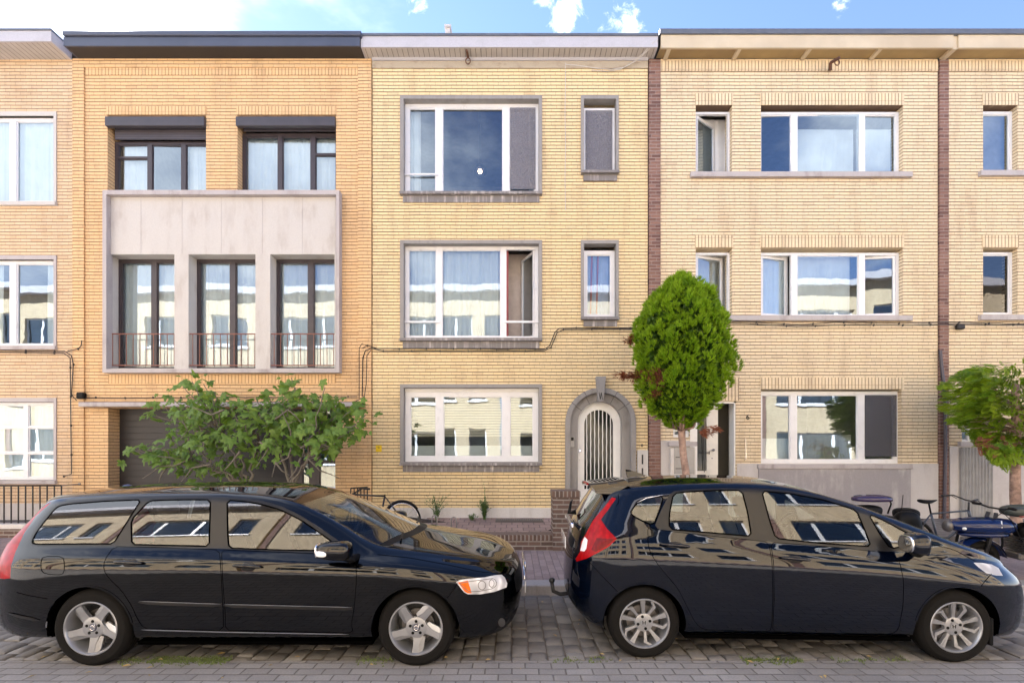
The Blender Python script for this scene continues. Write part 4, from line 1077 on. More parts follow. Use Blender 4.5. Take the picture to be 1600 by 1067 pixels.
def ribbon(B, uv, w, off, closed=False, taper=0):
    """thin strip following the surface"""
    p = B.at(uv)+B.nrm(uv)*off; n = B.nrm(uv); m = len(uv); vs = []
    for i in range(m):
        a = p[(i-1) % m] if closed or i > 0 else p[i]; b = p[(i+1) % m] if closed or i < m-1 else p[i]
        t = b-a; t = t/max(np.linalg.norm(t), 1e-9); s_ = np.cross(n[i], t); s_ = s_/max(np.linalg.norm(s_), 1e-9)
        ww = w
        if taper and not closed: ww = w*min(1, (min(i, m-1-i)+.25)/taper)
        vs += [p[i]-s_*ww/2, p[i]+s_*ww/2]
    k = m if closed else m-1
    fs = [(2*i, 2*i+1, (2*i+3) % (2*m), (2*i+2) % (2*m)) for i in range(k)]
    return np.array(vs), np.array(fs), np.repeat(n, 2, axis=0)
def emit_ribbons(name, lst, mat, parent, side=-1, both=False):
    vs = []; fs = []; ns = []
    for (P, Fq, N) in lst:
        for sd in ((-1, 1) if both else (side,)):
            p = P.copy(); p[:,1] *= sd; n = N.copy(); n[:,1] *= sd
            o = len(vs); vs += p.tolist(); ns += n.tolist()
            a, b, c = p[Fq[:,0]], p[Fq[:,1]], p[Fq[:,2]]; fn = np.cross(b-a, c-a); flip = (fn*n[Fq[:,0]]).sum(1) < 0
            t = Fq.copy(); t[flip] = t[flip][:, ::-1]; fs += (t+o).tolist()
    me = bpy.data.meshes.new(name); me.from_pydata(vs, [], fs); me.materials.append(mat)
    me.polygons.foreach_set('use_smooth', [True]*len(fs)); me.normals_split_custom_set_from_vertices([Vector(n) for n in ns])
    o = bpy.data.objects.new(name, me); COL.objects.link(o); o.parent = parent; return o

def blob(fn, nu=24, nv=12):
    b = MB(); vs = []
    for j in range(nv+1):
        for i in range(nu): vs.append(fn(2*PI*i/nu, PI*j/nv))
    b.add(vs, [(j*nu+i, j*nu+(i+1)%nu, (j+1)*nu+(i+1)%nu, (j+1)*nu+i) for j in range(nv) for i in range(nu)]); return b
def ell(c, r, e=1.0, nu=24, nv=14, shear=(0,0), taper=0):
    sp = lambda v: math.copysign(abs(v)**e, v)
    def fn(a, p):
        x, y, z = sp(math.cos(a))*sp(math.sin(p)), sp(math.sin(a))*sp(math.sin(p)), sp(math.cos(p))
        k = 1+taper*x
        return (c[0]+r[0]*x+shear[0]*z, c[1]+r[1]*y*k, c[2]+r[2]*z*k+shear[1]*x)
    return blob(fn, nu, nv)

# ---------------------------------------------------------------- wheels (axis along y, face towards -y)
def wheel_proto(parent, kind, r_t, width, rr, loc, side, rot):
    t = MB(); h = width/2; n = 72
    prof = [(rr-.012, -h+.012), (rr+.004, -h+.004), (rr+.02, -h+.001), (r_t-.035, -h+.004), (r_t-.014, -h+.018), (r_t-.004, -h+.034), (r_t, -h+.055), (r_t, -h+.07), (r_t-.007, -h+.072), (r_t-.007, -h+.079), (r_t, -h+.081), (r_t, -.006), (r_t-.007, -.004), (r_t-.007, .004), (r_t, .006), (r_t, h-.055), (r_t-.014, h-.018), (rr, h-.004), (rr-.012, h-.012)]
    wl = bpy.data.objects.new('wheel', None)
    t.lathe(prof, n, 'y')
    # tread blocks on the shoulder
    for k in range(60):
        a = 2*PI*k/60; ca, sa = math.cos(a), math.sin(a); q = .006
        for yy0, yy1, r0, r1 in ((-h+.012, -h+.05, r_t-.018, r_t+.002),):
            P = []
            for (aa, yq, rq) in ((a-q, yy0, r0), (a+q, yy0, r0), (a+q, yy1, r1), (a-q, yy1, r1)): P.append((math.cos(aa)*rq, yq, math.sin(aa)*rq))
            t.add(P, [(0,1,2,3)])
    w_ = t.build('wheel', M['rubber'], parent, smooth=True, angle=28, local=True)
    w_.location = loc; w_.rotation_euler = (0, 0, 0 if side < 0 else PI)
    # rim
    b = MB(); yf = -h+.006
    b.lathe([(rr+.002, yf+.004), (rr-.004, yf-.003), (rr-.012, yf-.003), (rr-.017, yf+.004), (rr-.022, yf+.02), (rr-.03, yf+.06), (rr-.045, .02), (rr-.04, h-.01)], 72, 'y')
    def dish(r): return yf+.012+.028*max(0, 1-(r/rr))**1.2
    def plate(poly, dz=0.0, th=.03, slope=None):
        c = np.array(poly)
        def fm(u, v, k):
            r = math.hypot(u, v); y = dish(r)+dz+(slope(u, v) if slope else 0)
            return (u, y+(th if k else 0), v)
        b.poly([tuple(q) for q in poly], [], fm)
    rot0 = rot
    def P2(r, a): return (r*math.cos(a), r*math.sin(a))
    if kind == 'five':
        for k in range(5):
            a = R(-90+72*k)+rot0
            e = lambda rq, off: (rq*math.cos(a)-off*math.sin(a), rq*math.sin(a)+off*math.cos(a))
            # off > 0 turns counter-clockwise; flat face plus a lower bright facet on one side
            face = [e(.05, -.035), e(.10, -.028), e(.15, -.032), e(rr*.97, -.045), P2(rr-.014, a-.16), P2(rr-.014, a+.02), e(rr*.92, .012), e(.13, .022), e(.075, .045), e(.05, .035)]
            plate(face)
            fac = [e(.07, .040), e(.13, .0225), e(rr*.92, .0125), P2(rr-.016, a+.03), P2(rr-.016, a+.17), e(rr*.78, .052), e(.13, .058), e(.085, .065)]
            def sl(u, v, a=a):
                o = -u*math.sin(a)+v*math.cos(a); return .5*max(0, o-.016)
            plate(fac, .0015, .02, sl)
        hr = .085
        nut = 5
    else:
        for k in range(5):
            a = R(93+72*k)+rot0
            e = lambda rq, off, a=a: (rq*math.cos(a)-off*math.sin(a), rq*math.sin(a)+off*math.cos(a))
            plate([e(.05, -.016), e(.10, -.012), e(rr-.016, -.020), e(rr-.016, .024), e(.10, .012), e(.05, .016)])
            plate([e(.10, -.003), e(rr-.02, -.004), e(rr-.02, .012), e(.10, .004)], -.004, .01)
            a2 = a-R(33)
            e = lambda rq, off, a=a2: (rq*math.cos(a)-off*math.sin(a), rq*math.sin(a)+off*math.cos(a))
            plate([e(.05, -.014), e(.10, -.010), e(.165, -.020), e(rr-.016, .032), e(rr-.016, .062), e(.16, .010), e(.10, .010), e(.05, .014)])
        hr = .075
        nut = 4
    hf = dish(hr)-.004; b.lathe([(hr+.004, hf+.03), (hr, hf+.002), (hr-.006, hf), (.034, hf), (.032, hf+.004), (0, hf+.004)], 40, 'y')
    rim = b.build('rim', M['alloy'], w_, smooth=True, angle=30, local=True)
    b = MB()
    for k in range(nut):
        a = 2*PI*k/nut+(R(18) if nut == 5 else R(15))+rot0; c = P2(.052, a); y0 = hf
        b.lathe([(.0125, y0+.003), (.0125, y0-.0015), (.0, y0-.0015)], 14, 'y', (c[0], 0, c[1]))
    b.each('wheel_nut', M['blackplastic'], w_, local=True)
    b = MB(); y0 = hf+.001
    if nut == 5:
        b.lathe([(.031, y0+.002), (.031, y0-.004), (.028, y0-.006), (0, y0-.0065)], 28, 'y'); cap = b.build('hub_cap', simple('dark hub cap', (.10,.10,.13), .35, metal=.6), w_, smooth=True, angle=30, local=True)
        b = MB(); b.tube([(.019*math.cos(a), y0-.008, .019*math.sin(a)) for a in np.linspace(0, 2*PI, 25)], .0022, 6)
        b.tube([(.014, y0-.008, .014), (.025, y0-.008, .025)], .002, 6); b.tube([(.025, y0-.008, .025), (.018, y0-.008, .025)], .002, 6); b.tube([(.025, y0-.008, .025), (.025, y0-.008, .018)], .002, 6)
        b.box(-.018, .018, y0-.009, y0-.006, -.004, .004); bb = b
    else:
        b.lathe([(.030, y0+.002), (.030, y0-.003), (.0, y0-.0035)], 28, 'y'); cap = b.build('hub_cap', M['alloy'], w_, smooth=True, angle=30, local=True)
        b = MB()
        for sx in (-1, 1): b.poly([(sx*.012, -.015), (sx*.007, -.015), (sx*.008, .015), (sx*.015, .015)][::sx], [], lambda u, v, k: (u, y0-.004+(.001 if k else -.001), v))
        b.box(-.009, .009, y0-.005, y0-.003, -.003, .002); bb = b
    bb.build('emblem', M['chrome'] if nut == 5 else M['blackplastic'], w_, local=True)
    b = MB(); b.lathe([(.0, h-.05), (rr-.045, h-.05), (rr-.045, h-.045)], 48, 'y'); b.build('backing_plate', M['alloy_dark'], w_, local=True)
    b = MB(); b.lathe([(.06, .0), (.135, .0), (.135, .022), (.06, .022)], 48, 'y'); b.lathe([(0, -.02), (.06, -.02), (.065, .0)], 32, 'y')
    b.build('brake_disc', M['disc'], w_, smooth=True, angle=30, local=True)
    return w_

def seat(mb, x, y, w=.5, h=.62, zb=.52, rec=.22):
    # cushion and reclined backrest with head rest, car-local, facing +x
    for (c, r, sh) in (((x+.18, y, zb), (.27, w/2, .09), (0,0)), ((x-.12, y, zb+h*.5), (.075, w/2*.92, h*.5), (-rec*.55, 0)), ((x-.12-rec*.75, y, zb+h+.10), (.05, .13, .095), (-.02, 0))):
        e = ell(c, r, .55, 20, 12, sh); mb.add(e.v, e.f)

def make_car(cfg):
    root = thing('parked_car', cfg['label'], 'car', cfg['loc'], group='cars parked along the kerb'); root.rotation_euler = (0, 0, cfg['rz'])
    B = Body(cfg['spec']); B.set_view(cfg['loc'], cfg['rz']); P = M[cfg['paint']]
    W = cfg['W']; pv = cfg['polys']
    feats = []
    vz = B.vk
    arch = []
    for (hx, hz, ra) in cfg['arches']:
        c = [(hx+ra*math.cos(a), hz+ra*math.sin(a)) for a in np.linspace(-.62, PI+.62, 46)]
        uv = B.xz(c, closed=False, rnd=0, step=.025, v1=vz[5])
        uv = [u for u in uv if u[1] > .6]
        uv = [np.array([uv[0][0], 0.0])] + uv + [np.array([uv[-1][0], 0.0])]
        arch.append(uv)
    doors = []
    for nm, pts in cfg['doors']:
        uv = B.px(pts, True, 1, 7, v0=1); doors.append(uv); feats.append(('door', uv))
    for (nm, pts) in pv['trim']: feats.append(('trim', B.px(pts, True, 1)))
    gl = []
    for (nm, pts) in pv['glass']:
        uv = B.px(pts, True, 1, 6); gl.append(uv); feats.append((nm+str(len(gl)), uv))
    for nm, f in cfg['extra'](B): feats.append((nm, f))
    for uv in arch: feats.append(('arch', uv))
    # separate the two doors by distinct keys
    k = 0; ff = []
    for nm, uv in feats:
        if nm == 'door': nm = 'door%d' % k; k += 1
        ff.append((nm, uv))
    res = skin(B, ff)
    fit_normals([res[q] for q in res if q.startswith('side_window')])
    body = emit('body', res['body'], P, root, both=True)
    for nm, data in res.items():
        if nm in ('body', 'arch'): continue
        if nm.startswith('door'):
            for sd in (-1, 1):
                d = emit('door', data, P, root, side=sd)
                uv = doors[int(nm[4:])]; emit_ribbons('door_gap', [ribbon(B, uv, .0045, .0012, True)], M['gap'], d, side=sd)
                h = cfg['handles'][int(nm[4:])]; huv = B.px([h[0], h[1]], False, 0, 6)
                c = B.at([huv[len(huv)//2]])[0]; c2 = B.nrm([huv[len(huv)//2]])[0]
                L = np.linalg.norm(B.at([huv[0]])[0]-B.at([huv[-1]])[0])/2
                e = ell((0,0,0), (L, .016, .014), .6, 24, 12); hb = MB()
                tl = (B.at([huv[-1]])[0]-B.at([huv[0]])[0]); sl_ = tl[2]/max(abs(tl[0]), .01)
                hb.add([(c[0]+x, (c[1]+.022+y)*sd, c[2]+z+sl_*x) for x, y, z in e.v], e.f)
                hb.build('handle', P, d, smooth=True, local=True)
                cup = ell((0,0,0), (L*.55, .01, .036), .8, 24, 12); cb = MB(); cb.add([(c[0]+x, (c[1]+.0+y)*sd, c[2]-.012+z) for x, y, z in cup.v], cup.f); cb.build('handle_recess', M['car_trim'], d, smooth=True, local=True)
        elif nm == 'trim':
            for sd in (-1, 1): emit('window_trim', data, M['car_trim'], root, side=sd, off=.0008)
        elif nm.rstrip('0123456789') in cfg['mats']:
            part, mk, single = cfg['mats'][nm.rstrip('0123456789')]
            if single: emit(part, data, M[mk], root, both=True)
            else:
                for sd in (-1, 1): emit(part, data, M[mk], root, side=sd)
    # rubber edges round the glass, bonnet and bumper gaps
    for sd in (-1, 1):
        for uv in gl: emit_ribbons('window_seal', [ribbon(B, uv, .012, .002, True)], M['gap'], root, side=sd)
    gr = [ribbon(B, B.px(p, cl, 1, 7), .005, .0012, cl) for cl, p in cfg['gaps']]
    for q in gr:
        for sd in (-1, 1): emit_ribbons('panel_gap', [q], M['gap'], root, side=sd)
    for nm, mt, wd, off, pts in cfg['strips']:
        uv = B.px(pts, False, 0, 7)
        for sd in (-1, 1): emit_ribbons(nm, [ribbon(B, uv, wd, off, False, 2)], M[mt], root, side=sd)
    # arch lips and liners
    lip = [ribbon(B, uv[5:-5], .014, .0035, False) for uv in arch]
    for sd in (-1, 1):
        for q in lip: emit_ribbons('wheel_arch_lip', [q], P, root, side=sd)
    for (hx, hz, ra) in cfg['arches']:
        for sd in (-1, 1):
            b = MB(); n = 30; o = len(b.v)
            prof = [(ra-.002, W-.035), (ra-.004, W-.36), (.05, W-.365)]
            for (rq, yy) in prof:
                for q in range(n+1):
                    a = -.30+(PI+.60)*q/n; b.v.append((hx+rq*math.cos(a), sd*yy, max(hz+rq*math.sin(a), .245)))
            for i in range(2):
                for q in range(n): b.f.append((o+i*(n+1)+q, o+i*(n+1)+q+1, o+(i+1)*(n+1)+q+1, o+(i+1)*(n+1)+q)); b.mi.append(0)
            b.build('wheel_well', M['gap'], root, local=True)
    x0, x1 = cfg['floor']; (h1, z_, r_), (h2, _, _) = cfg['arches']
    b = MB(); b.box(x0, x1, -W+.40, W-.40, .24, .27); b.box(h1+r_, h2-r_, -W+.06, W-.06, .17, .20); b.box(x0+.1, x1-.5, -W+.25, W-.25, .36, .40) 
    b.build('floor_pan', M['gap'], root, local=True)
    for (hx, hz, ra) in cfg['arches']:
        for sd in (-1, 1):
            wheel_proto(root, cfg['wheel'], cfg['rt'], cfg['tw'], cfg['rim'], (hx, sd*(W-.035-cfg['tw']/2+.01), cfg['rt']-.004), sd, R(cfg['spin'] if hx < 1 else cfg['spin2']))
    # cabin
    sm = M['seat'] if cfg['wheel'] == 'five' else M['seat_light']
    for (x, y, w_) in cfg['seats']:
        b = MB(); seat(b, x, y, w_); b.build('seat', sm, root, smooth=True, local=True)
    dx, dz = cfg['dash']; b = MB(); e = ell((dx, 0, dz), (.28, W-.20, .13), .5); b.add(e.v, e.f); b.box(dx-.9, dx+.2, -.09, .09, .4, .62)
    b.build('dashboard', M['blackplastic'], root, smooth=True, angle=50, local=True)
    b = MB(); cw = (dx-.33, .36, dz+.06); b.tube([(cw[0]+.17*math.sin(a)*.45, cw[1]+.18*math.cos(a), cw[2]+.17*math.sin(a)) for a in np.linspace(0, 2*PI, 33)], .014, 8, cap=False)
    b.tube([cw, (cw[0]+.2, cw[1], cw[2]-.08)], .03, 8); b.tube([(cw[0], cw[1]-.17, cw[2]), (cw[0], cw[1]+.17, cw[2])], .015, 8); b.build('steering_wheel', M['blackplastic'], root, smooth=True, local=True)
    return root, B
# ---------------------------------------------------------------- the estate car
def shift(l, dx): return [(a+dx, b) for a, b in l]
dx = 3.456
def RW(z, w, f, r, **k): return dict(z=shift(z, dx), w=shift(w, dx), f=(f[0]+dx, f[1]), r=(r[0]+dx, r[1]), **k)
w8 = [(-4.15,.53),(-3.4,.575),(-2.6,.585),(-2.1,.59),(-1.85,.60),(-1.2,.715),(-.8,.70),(-.4,.65),(-.1,.60)]
est = dict(xa=-4.06+dx, xb=-.42+dx, su=3.0, sv=1.4, rows=[
 RW([(-4,.20),(0,.20)], [(-4.2,.55),(0,.55)], (-.12,.20), (-4.28,.24)),
 RW([(-4,.215),(0,.215)], [(-4.2,.80),(-3.4,.835),(-.4,.83)], (.03,.205), (-4.38,.27)),
 RW([(-4,.315),(0,.315)], [(-4.2,.845),(-3.4,.872),(-.5,.872),(-.3,.86)], (.085,.31), (-4.46,.37)),
 RW([(-4,.50),(0,.50)], [(-4.2,.855),(-3.4,.885),(-.6,.885),(-.3,.87)], (.115,.48), (-4.475,.50)),
 RW([(-4,.835),(-2.4,.815),(-1,.775),(0,.68)], [(-4.2,.855),(-3.4,.889),(-.8,.890),(-.4,.875)], (.105,.60), (-4.455,.74)),
 RW([(-4.3,.895),(-3.4,.89),(-2.4,.875),(-1.3,.84),(-.8,.815),(-.4,.765),(0,.70)], [(-4.2,.82),(-3.4,.872),(-1,.874),(-.7,.867),(-.4,.845)], (.085,.665), (-4.45,.86)),
 RW([(-4.3,.965),(-3.4,.955),(-2.4,.94),(-1.3,.895),(-.8,.865),(-.4,.81),(0,.74)], [(-4.2,.76),(-3.4,.805),(-1.3,.805),(-.8,.79),(-.4,.755)], (.06,.71), (-4.42,.97), er=.6),
 RW([(-4.2,1.27),(-3.9,1.315),(-3.4,1.345),(-2.6,1.36),(-2.15,1.335),(-1.9,1.265),(-1.6,1.12),(-1.2,.92),(-.8,.89),(-.4,.83),(0,.76)], shift(w8, 0) and [(a, w_+.045) for a, w_ in w8], (.045,.735), (-4.17,1.27), er=.6),
 RW([(-4.2,1.325),(-3.9,1.365),(-3.4,1.39),(-2.6,1.40),(-2.15,1.375),(-1.85,1.305),(-1.55,1.165),(-1.2,.955),(-.8,.92),(-.4,.86),(0,.79)], w8, (.03,.75), (-4.14,1.34), er=.6),
 RW([(-4.2,1.36),(-3.8,1.405),(-3.2,1.435),(-2.6,1.44),(-2.1,1.42),(-1.8,1.345),(-1.45,1.20),(-1.1,1.045),(-.98,.985),(-.8,.95),(-.4,.885),(0,.80)], [(a, w_*.55) for a, w_ in w8], (.03,.757), (-4.12,1.365), er=.6),
 RW([(-4.2,1.37),(-3.8,1.42),(-3.2,1.45),(-2.6,1.458),(-2.1,1.44),(-1.75,1.375),(-1.4,1.225),(-1.05,1.075),(-.88,1.0),(-.7,.965),(-.4,.90),(0,.815)], [(-5,0),(1,0)], (.03,.76), (-4.12,1.37)),
])
def est_extra(B):
    out = []; vk = B.vk; nu = B.nu
    x2u = lambda x: float(np.interp(x, B.L[B.ne:-B.ne, vk[8], 0], np.arange(B.ne, nu-B.ne)))
    # windscreen in surface coordinates: pillar side, header, centre line, cowl
    v0 = vk[8]+1.0; v1 = B.nv-1; H = x2u(-1.84+dx); C = x2u(-1.13+dx); Hc = x2u(-1.73+dx); Cc = x2u(-.93+dx)
    ws = [(C, v0), (H, v0)]; n = 10
    ws += [(H+(Hc-H)*math.sin(PI/2*k/n), v0+(v1-v0)*k/n) for k in range(1, n+1)]
    ws += [(Cc+(C-Cc)*(1-math.cos(PI/2*k/n)), v1-(v1-v0)*k/n) for k in range(0, n)]
    out.append(('windscreen', ws))
    cw = [(C-1.2, v0-1.5), (C, v0)] + [(Cc+(C-Cc)*(1-math.cos(PI/2*k/n)), v1-(v1-v0)*k/n) for k in range(n, -1, -1)] + [(Cc+2.2+(C-Cc)*(1-math.cos(PI/2*k/n)), v1-(v1-v0)*k/n) for k in range(0, n+1)]
    cowl = [(Cc+(C-Cc)*(1-math.cos(PI/2*k/n)), v1-(v1-v0)*k/n) for k in range(n, -1, -1)] + [(Cc+2.6+(C-Cc)*(1-math.cos(PI/2*k/n)), v1-(v1-v0)*k/n) for k in range(0, n+1)]
    out.append(('cowl', cowl))
    # rear window over the tailgate, tail lamps, grille and number plates on the end faces
    u1 = 13
    out.append(('rear_window', [(0, vk[6]+2), (u1, vk[6]+2), (u1+1, vk[7]-2), (0, vk[7]+1)]))
    inner = B.px([(79,785),(56,806),(38,832),(24,862),(17,884),(16,903),(7,904)], False, 0, 6)
    outer = [(B.ne-8.0, inner[-1][1]), (B.ne-8.5, vk[5]), (B.ne-8, vk[6]), (B.ne-5.5, (vk[6]+vk[7])/2), (B.ne-3.5, vk[7]-2), (inner[0][0], inner[0][1]+.6)]
    out.append(('tail_lamp', [tuple(q) for q in inner]+outer))
    hl = B.px([(712.5,909),(717,906),(731,904),(757,901.5),(774,898),(784,897.5),(789,902),(792.5,911),(791.5,917),(773,924),(750,928),(731,928),(725,925)], True, 0, 5)
    out.append(('head_lamp', hl))
    out.append(('indicator', B.px([(715.5,909.5),(731,906.5),(737,926),(731,926.5),(726,923.5)], True, 0, 4)))
    out.append(('fog_lamp', B.px([(784+5.5*math.cos(a), 972+7*math.sin(a)) for a in np.linspace(0, 2*PI, 14)[:-1]], True, 0, 4)))
    out.append(('grille', [(nu-1, vk[3]+3), (nu-9, vk[3]+3), (nu-9.5, vk[4]+1), (nu-8, vk[5]), (nu-1, vk[5]+.5)]))
    out.append(('lower_grille', [(nu-1, vk[1]+1), (nu-11, vk[1]+1), (nu-11, vk[2]+1.5), (nu-1, vk[2]+2)]))
    return out
est_cfg = dict(label='black estate car with five spoke alloy wheels, parked before the garage and fig tree', loc=(-3.456, 4.765, 0), rz=0, spec=est, paint='paint_black', W=.885,
  arches=[(0.02, .305, .362), (2.672, .305, .362)], wheel='five', rt=.316, tw=.205, rim=.222, spin=2, spin2=2, floor=(-.75, 3.3),
  polys=dict(trim=[('t', [(46,851),(50,834),(62,816),(80,794),(92,786),(110,782.5),(160,779),(225,776.5),(300,775.5),(345,776),(385,778.5),(415,783),(440,790.5),(470,805),(510,831),(553,861),(548,865),(500,864),(430,861),(346,857),(250,854),(180,853),(60,853)])],
    glass=[('side_window', [(50,848),(54,836),(66,819),(84,797),(92,790),(110,787),(160,783),(221,780.5),(177,849.5),(120,849.5),(58,850)]), ('side_window', [(206,850.5),(205,812),(233,782),(280,780.5),(329,780.5),(327,853)]), ('side_window', [(355,781),(385,783.5),(410,788),(438,796),(470,812),(508,838),(525,851),(522,860),(440,859),(358,856),(356,840)])]),
  doors=[('r', [(178,853.5),(250,855),(343,858.5),(346,905),(349,960),(349,984),(225,982),(214,965),(206,946),(190,922),(170,903),(162,890),(163,875)]), ('f', [(346,858.5),(430,862),(500,865),(556,866),(557,905),(554,945),(549,975),(552,988),(500,987),(352,984),(352,960),(348,905)])],
  handles=[((178,876.5),(222,878.5)), ((363,882),(407,884.5))],
  gaps=[(True, [(68,869),(98,869),(101,880),(100,895),(92,898),(70,896),(64,890),(64,876)]), (False, [(715,911),(706,925),(698,934)]), (False, [(26,925),(45,930),(74,935)]), (False, [(590,866),(640,871),(700,882),(750,893),(785,896)])],
  strips=[('side_moulding', 'car_trim', .030, .008, [(217,940),(348,945)]), ('side_moulding', 'car_trim', .030, .008, [(350,945),(552,950)]), ('sill_trim', 'chrome', .010, .004, [(221,983),(348,986.5),(545,990)]), ('moulding_highlight', 'chrome', .004, .0125, [(219,938),(348,942.5)]), ('moulding_highlight', 'chrome', .004, .0125, [(351,942.8),(551,947.5)]), ('bumper_trim', 'car_trim', .022, .006, [(12,957),(34,963),(62,968)])],
  extra=est_extra, mats={'side_window': ('side_window', 'car_glass', False), 'windscreen': ('windscreen', 'car_glass_front', True), 'cowl': ('cowl_panel', 'blackplastic', True), 'rear_window': ('rear_window', 'car_glass', True), 'tail_lamp': ('tail_lamp', 'lamp_red', False), 'head_lamp': ('head_lamp', 'lamp_clear', False), 'indicator': ('indicator_lamp', 'lamp_orange', False), 'fog_lamp': ('fog_lamp', 'disc', False), 'grille': ('grille', 'blackplastic', True), 'lower_grille': ('lower_grille', 'blackplastic', True)},
  seats=[(.55, -.33, .55), (.55, .33, .55), (1.42, -.36, .5), (1.42, .36, .5)], dash=(2.12, .80))
car1, B1 = make_car(est_cfg)
hl_d = [(True, [(717,911),(733,908),(758,905),(772,903),(777,912),(770,919),(750,923),(733,924)]), (True, [(753+6*math.cos(a), 914+7*math.sin(a)) for a in np.linspace(0, 2*PI, 12)[:-1]]), (True, [(768+4*math.cos(a), 911+6*math.sin(a)) for a in np.linspace(0, 2*PI, 12)[:-1]])]
for cl, p in hl_d:
    uv = B1.px(p, cl, 1, 3)
    for sd in (-1, 1): emit_ribbons('lamp_reflector_edge', [ribbon(B1, uv, .006, .0015, cl)], M['disc'], car1, side=sd)
def mirror(root, c, r, side, sig=None, glass_dir=-1, mat='paint_black'):
    x, y, z = c; e = ell((x, y*side, z), r, .62, 28, 16, (0, 0), .12); m_ = e.build('wing_mirror', M[mat], root, smooth=True, local=True)
    b = MB(); b.tube([(x+.06, y*side, z-r[2]*.7), (x+.10, (y-.09)*side, z-r[2]-.015), (x+.12, (y-.2)*side, z-r[2]-.02)], [.03, .032, .03], 10); b.build('mirror_foot', M['blackplastic'], m_, smooth=True, local=True)
    e = ell((x-r[0]*.93, y*side, z), (.012, r[1]*.86, r[2]*.8), .7, 24, 12); e.build('mirror_glass', M['chrome'], m_, smooth=True, local=True)
    if sig:
        e = ell((x+sig[0], (y+r[1]*.55)*side, z+sig[2]), (sig[3], r[1]*.5, sig[4]), .8, 20, 12); e.build('repeater_lamp', M['lamp_white'], m_, smooth=True, local=True)
for sd in (-1, 1): mirror(car1, (2.06, .985, .975), (.135, .085, .072), sd, (-.075, 0, -.015, .055, .028))
# bonnet washer jets, wipers, plates
b = MB()
for y0 in (-.45, .05):
    P = [(2.43, y0-.12, 1.02-.02), (2.38, y0+.25, 1.065-.02), (2.28, y0+.45, 1.10-.005)]
    uv = [(x, y) for x, y, _ in P]
    b.tube([(2.52-abs(y0+.1)*.1, y0-.1, .985), (2.47-abs(y0)*.1, y0+.25, 1.02), (2.42-abs(y0)*.15, y0+.55, 1.03)], .009, 6)
b.build('wiper', M['blackplastic'], car1, local=True)
b = MB(); b.box(3.577, 3.585, -.26, .26, .43, .54, .003); pl_ = b.build('number_plate', M['lamp_white'], car1, local=True)
# round badge with a diagonal bar on the grille
b = MB(); b.tube([(3.585, .05*math.cos(a), .62+.05*math.sin(a)) for a in np.linspace(0, 2*PI, 25)], .007, 8); b.tube([(3.575, -.19, .54), (3.565, .19, .71)], .008, 6); b.build('badge', M['chrome'], car1, smooth=True, local=True)

# ---------------------------------------------------------------- the hatchback
def RH(z, w, f, r, **k): return dict(z=z, w=w, f=f, r=r, **k)
h8 = [(-.3,.52),(0,.575),(.8,.60),(1.2,.605),(1.5,.61),(1.92,.645),(2.28,.68),(2.6,.725),(2.85,.69),(3.1,.64)]
hat = dict(xa=-.22, xb=2.92, su=3.4, sv=1.5, rows=[
 RH([(0,.19),(3,.19)], [(-.3,.52),(3,.52)], (3.15,.19), (-.42,.24)),
 RH([(0,.205),(3,.205)], [(-.3,.76),(0,.79),(2.9,.79)], (3.28,.2), (-.54,.27)),
 RH([(0,.30),(3,.30)], [(-.3,.80),(0,.832),(2.8,.832),(3,.82)], (3.35,.30), (-.62,.36)),
 RH([(0,.50),(3,.50)], [(-.3,.81),(0,.846),(2.8,.846),(3,.83)], (3.375,.48), (-.63,.52)),
 RH([(-.3,.925),(.5,.865),(1.3,.815),(2,.77),(3,.66)], [(-.3,.80),(0,.846),(2.8,.845),(3,.82)], (3.36,.60), (-.60,.80)),
 RH([(-.3,.985),(0,.965),(.6,.925),(1.3,.885),(2.0,.84),(2.5,.80),(3,.72)], [(-.3,.775),(0,.822),(.8,.830),(2.4,.828),(2.8,.815),(3,.80)], (3.33,.66), (-.565,.97), ef=.8),
 RH([(-.3,1.10),(.1,1.09),(.5,1.045),(1.0,1.00),(1.9,.93),(2.5,.895),(2.8,.85),(3.05,.79)], [(-.3,.70),(0,.755),(.5,.775),(1,.78),(2.4,.775),(2.8,.745),(3,.71)], (3.28,.70), (-.52,1.08), er=.62, ef=.8),
 RH([(-.3,1.33),(0,1.375),(.4,1.405),(.9,1.415),(1.25,1.395),(1.6,1.315),(1.92,1.215),(2.28,1.08),(2.6,.955),(2.8,.90),(3.05,.83)], [(a, q+.045) for a, q in h8], (3.21,.725), (-.34,1.33), er=.62, ef=.8),
 RH([(-.3,1.405),(0,1.44),(.4,1.468),(.9,1.476),(1.25,1.455),(1.55,1.395),(1.92,1.275),(2.28,1.135),(2.6,1.0),(2.8,.935),(3.05,.85)], h8, (3.18,.74), (-.30,1.41), er=.62, ef=.8),
 RH([(-.3,1.43),(0,1.475),(.4,1.505),(.9,1.51),(1.25,1.49),(1.55,1.43),(1.92,1.305),(2.28,1.165),(2.55,1.055),(2.72,1.0),(2.85,.955),(3.05,.875)], [(a, q*.55) for a, q in h8], (3.17,.755), (-.29,1.435), er=.62, ef=.8),
 RH([(-.3,1.44),(0,1.485),(.4,1.517),(.9,1.523),(1.25,1.505),(1.55,1.45),(1.92,1.325),(2.28,1.185),(2.6,1.06),(2.76,1.005),(2.9,.96),(3.05,.895)], [(-5,0),(5,0)], (3.17,.76), (-.29,1.445)),
])
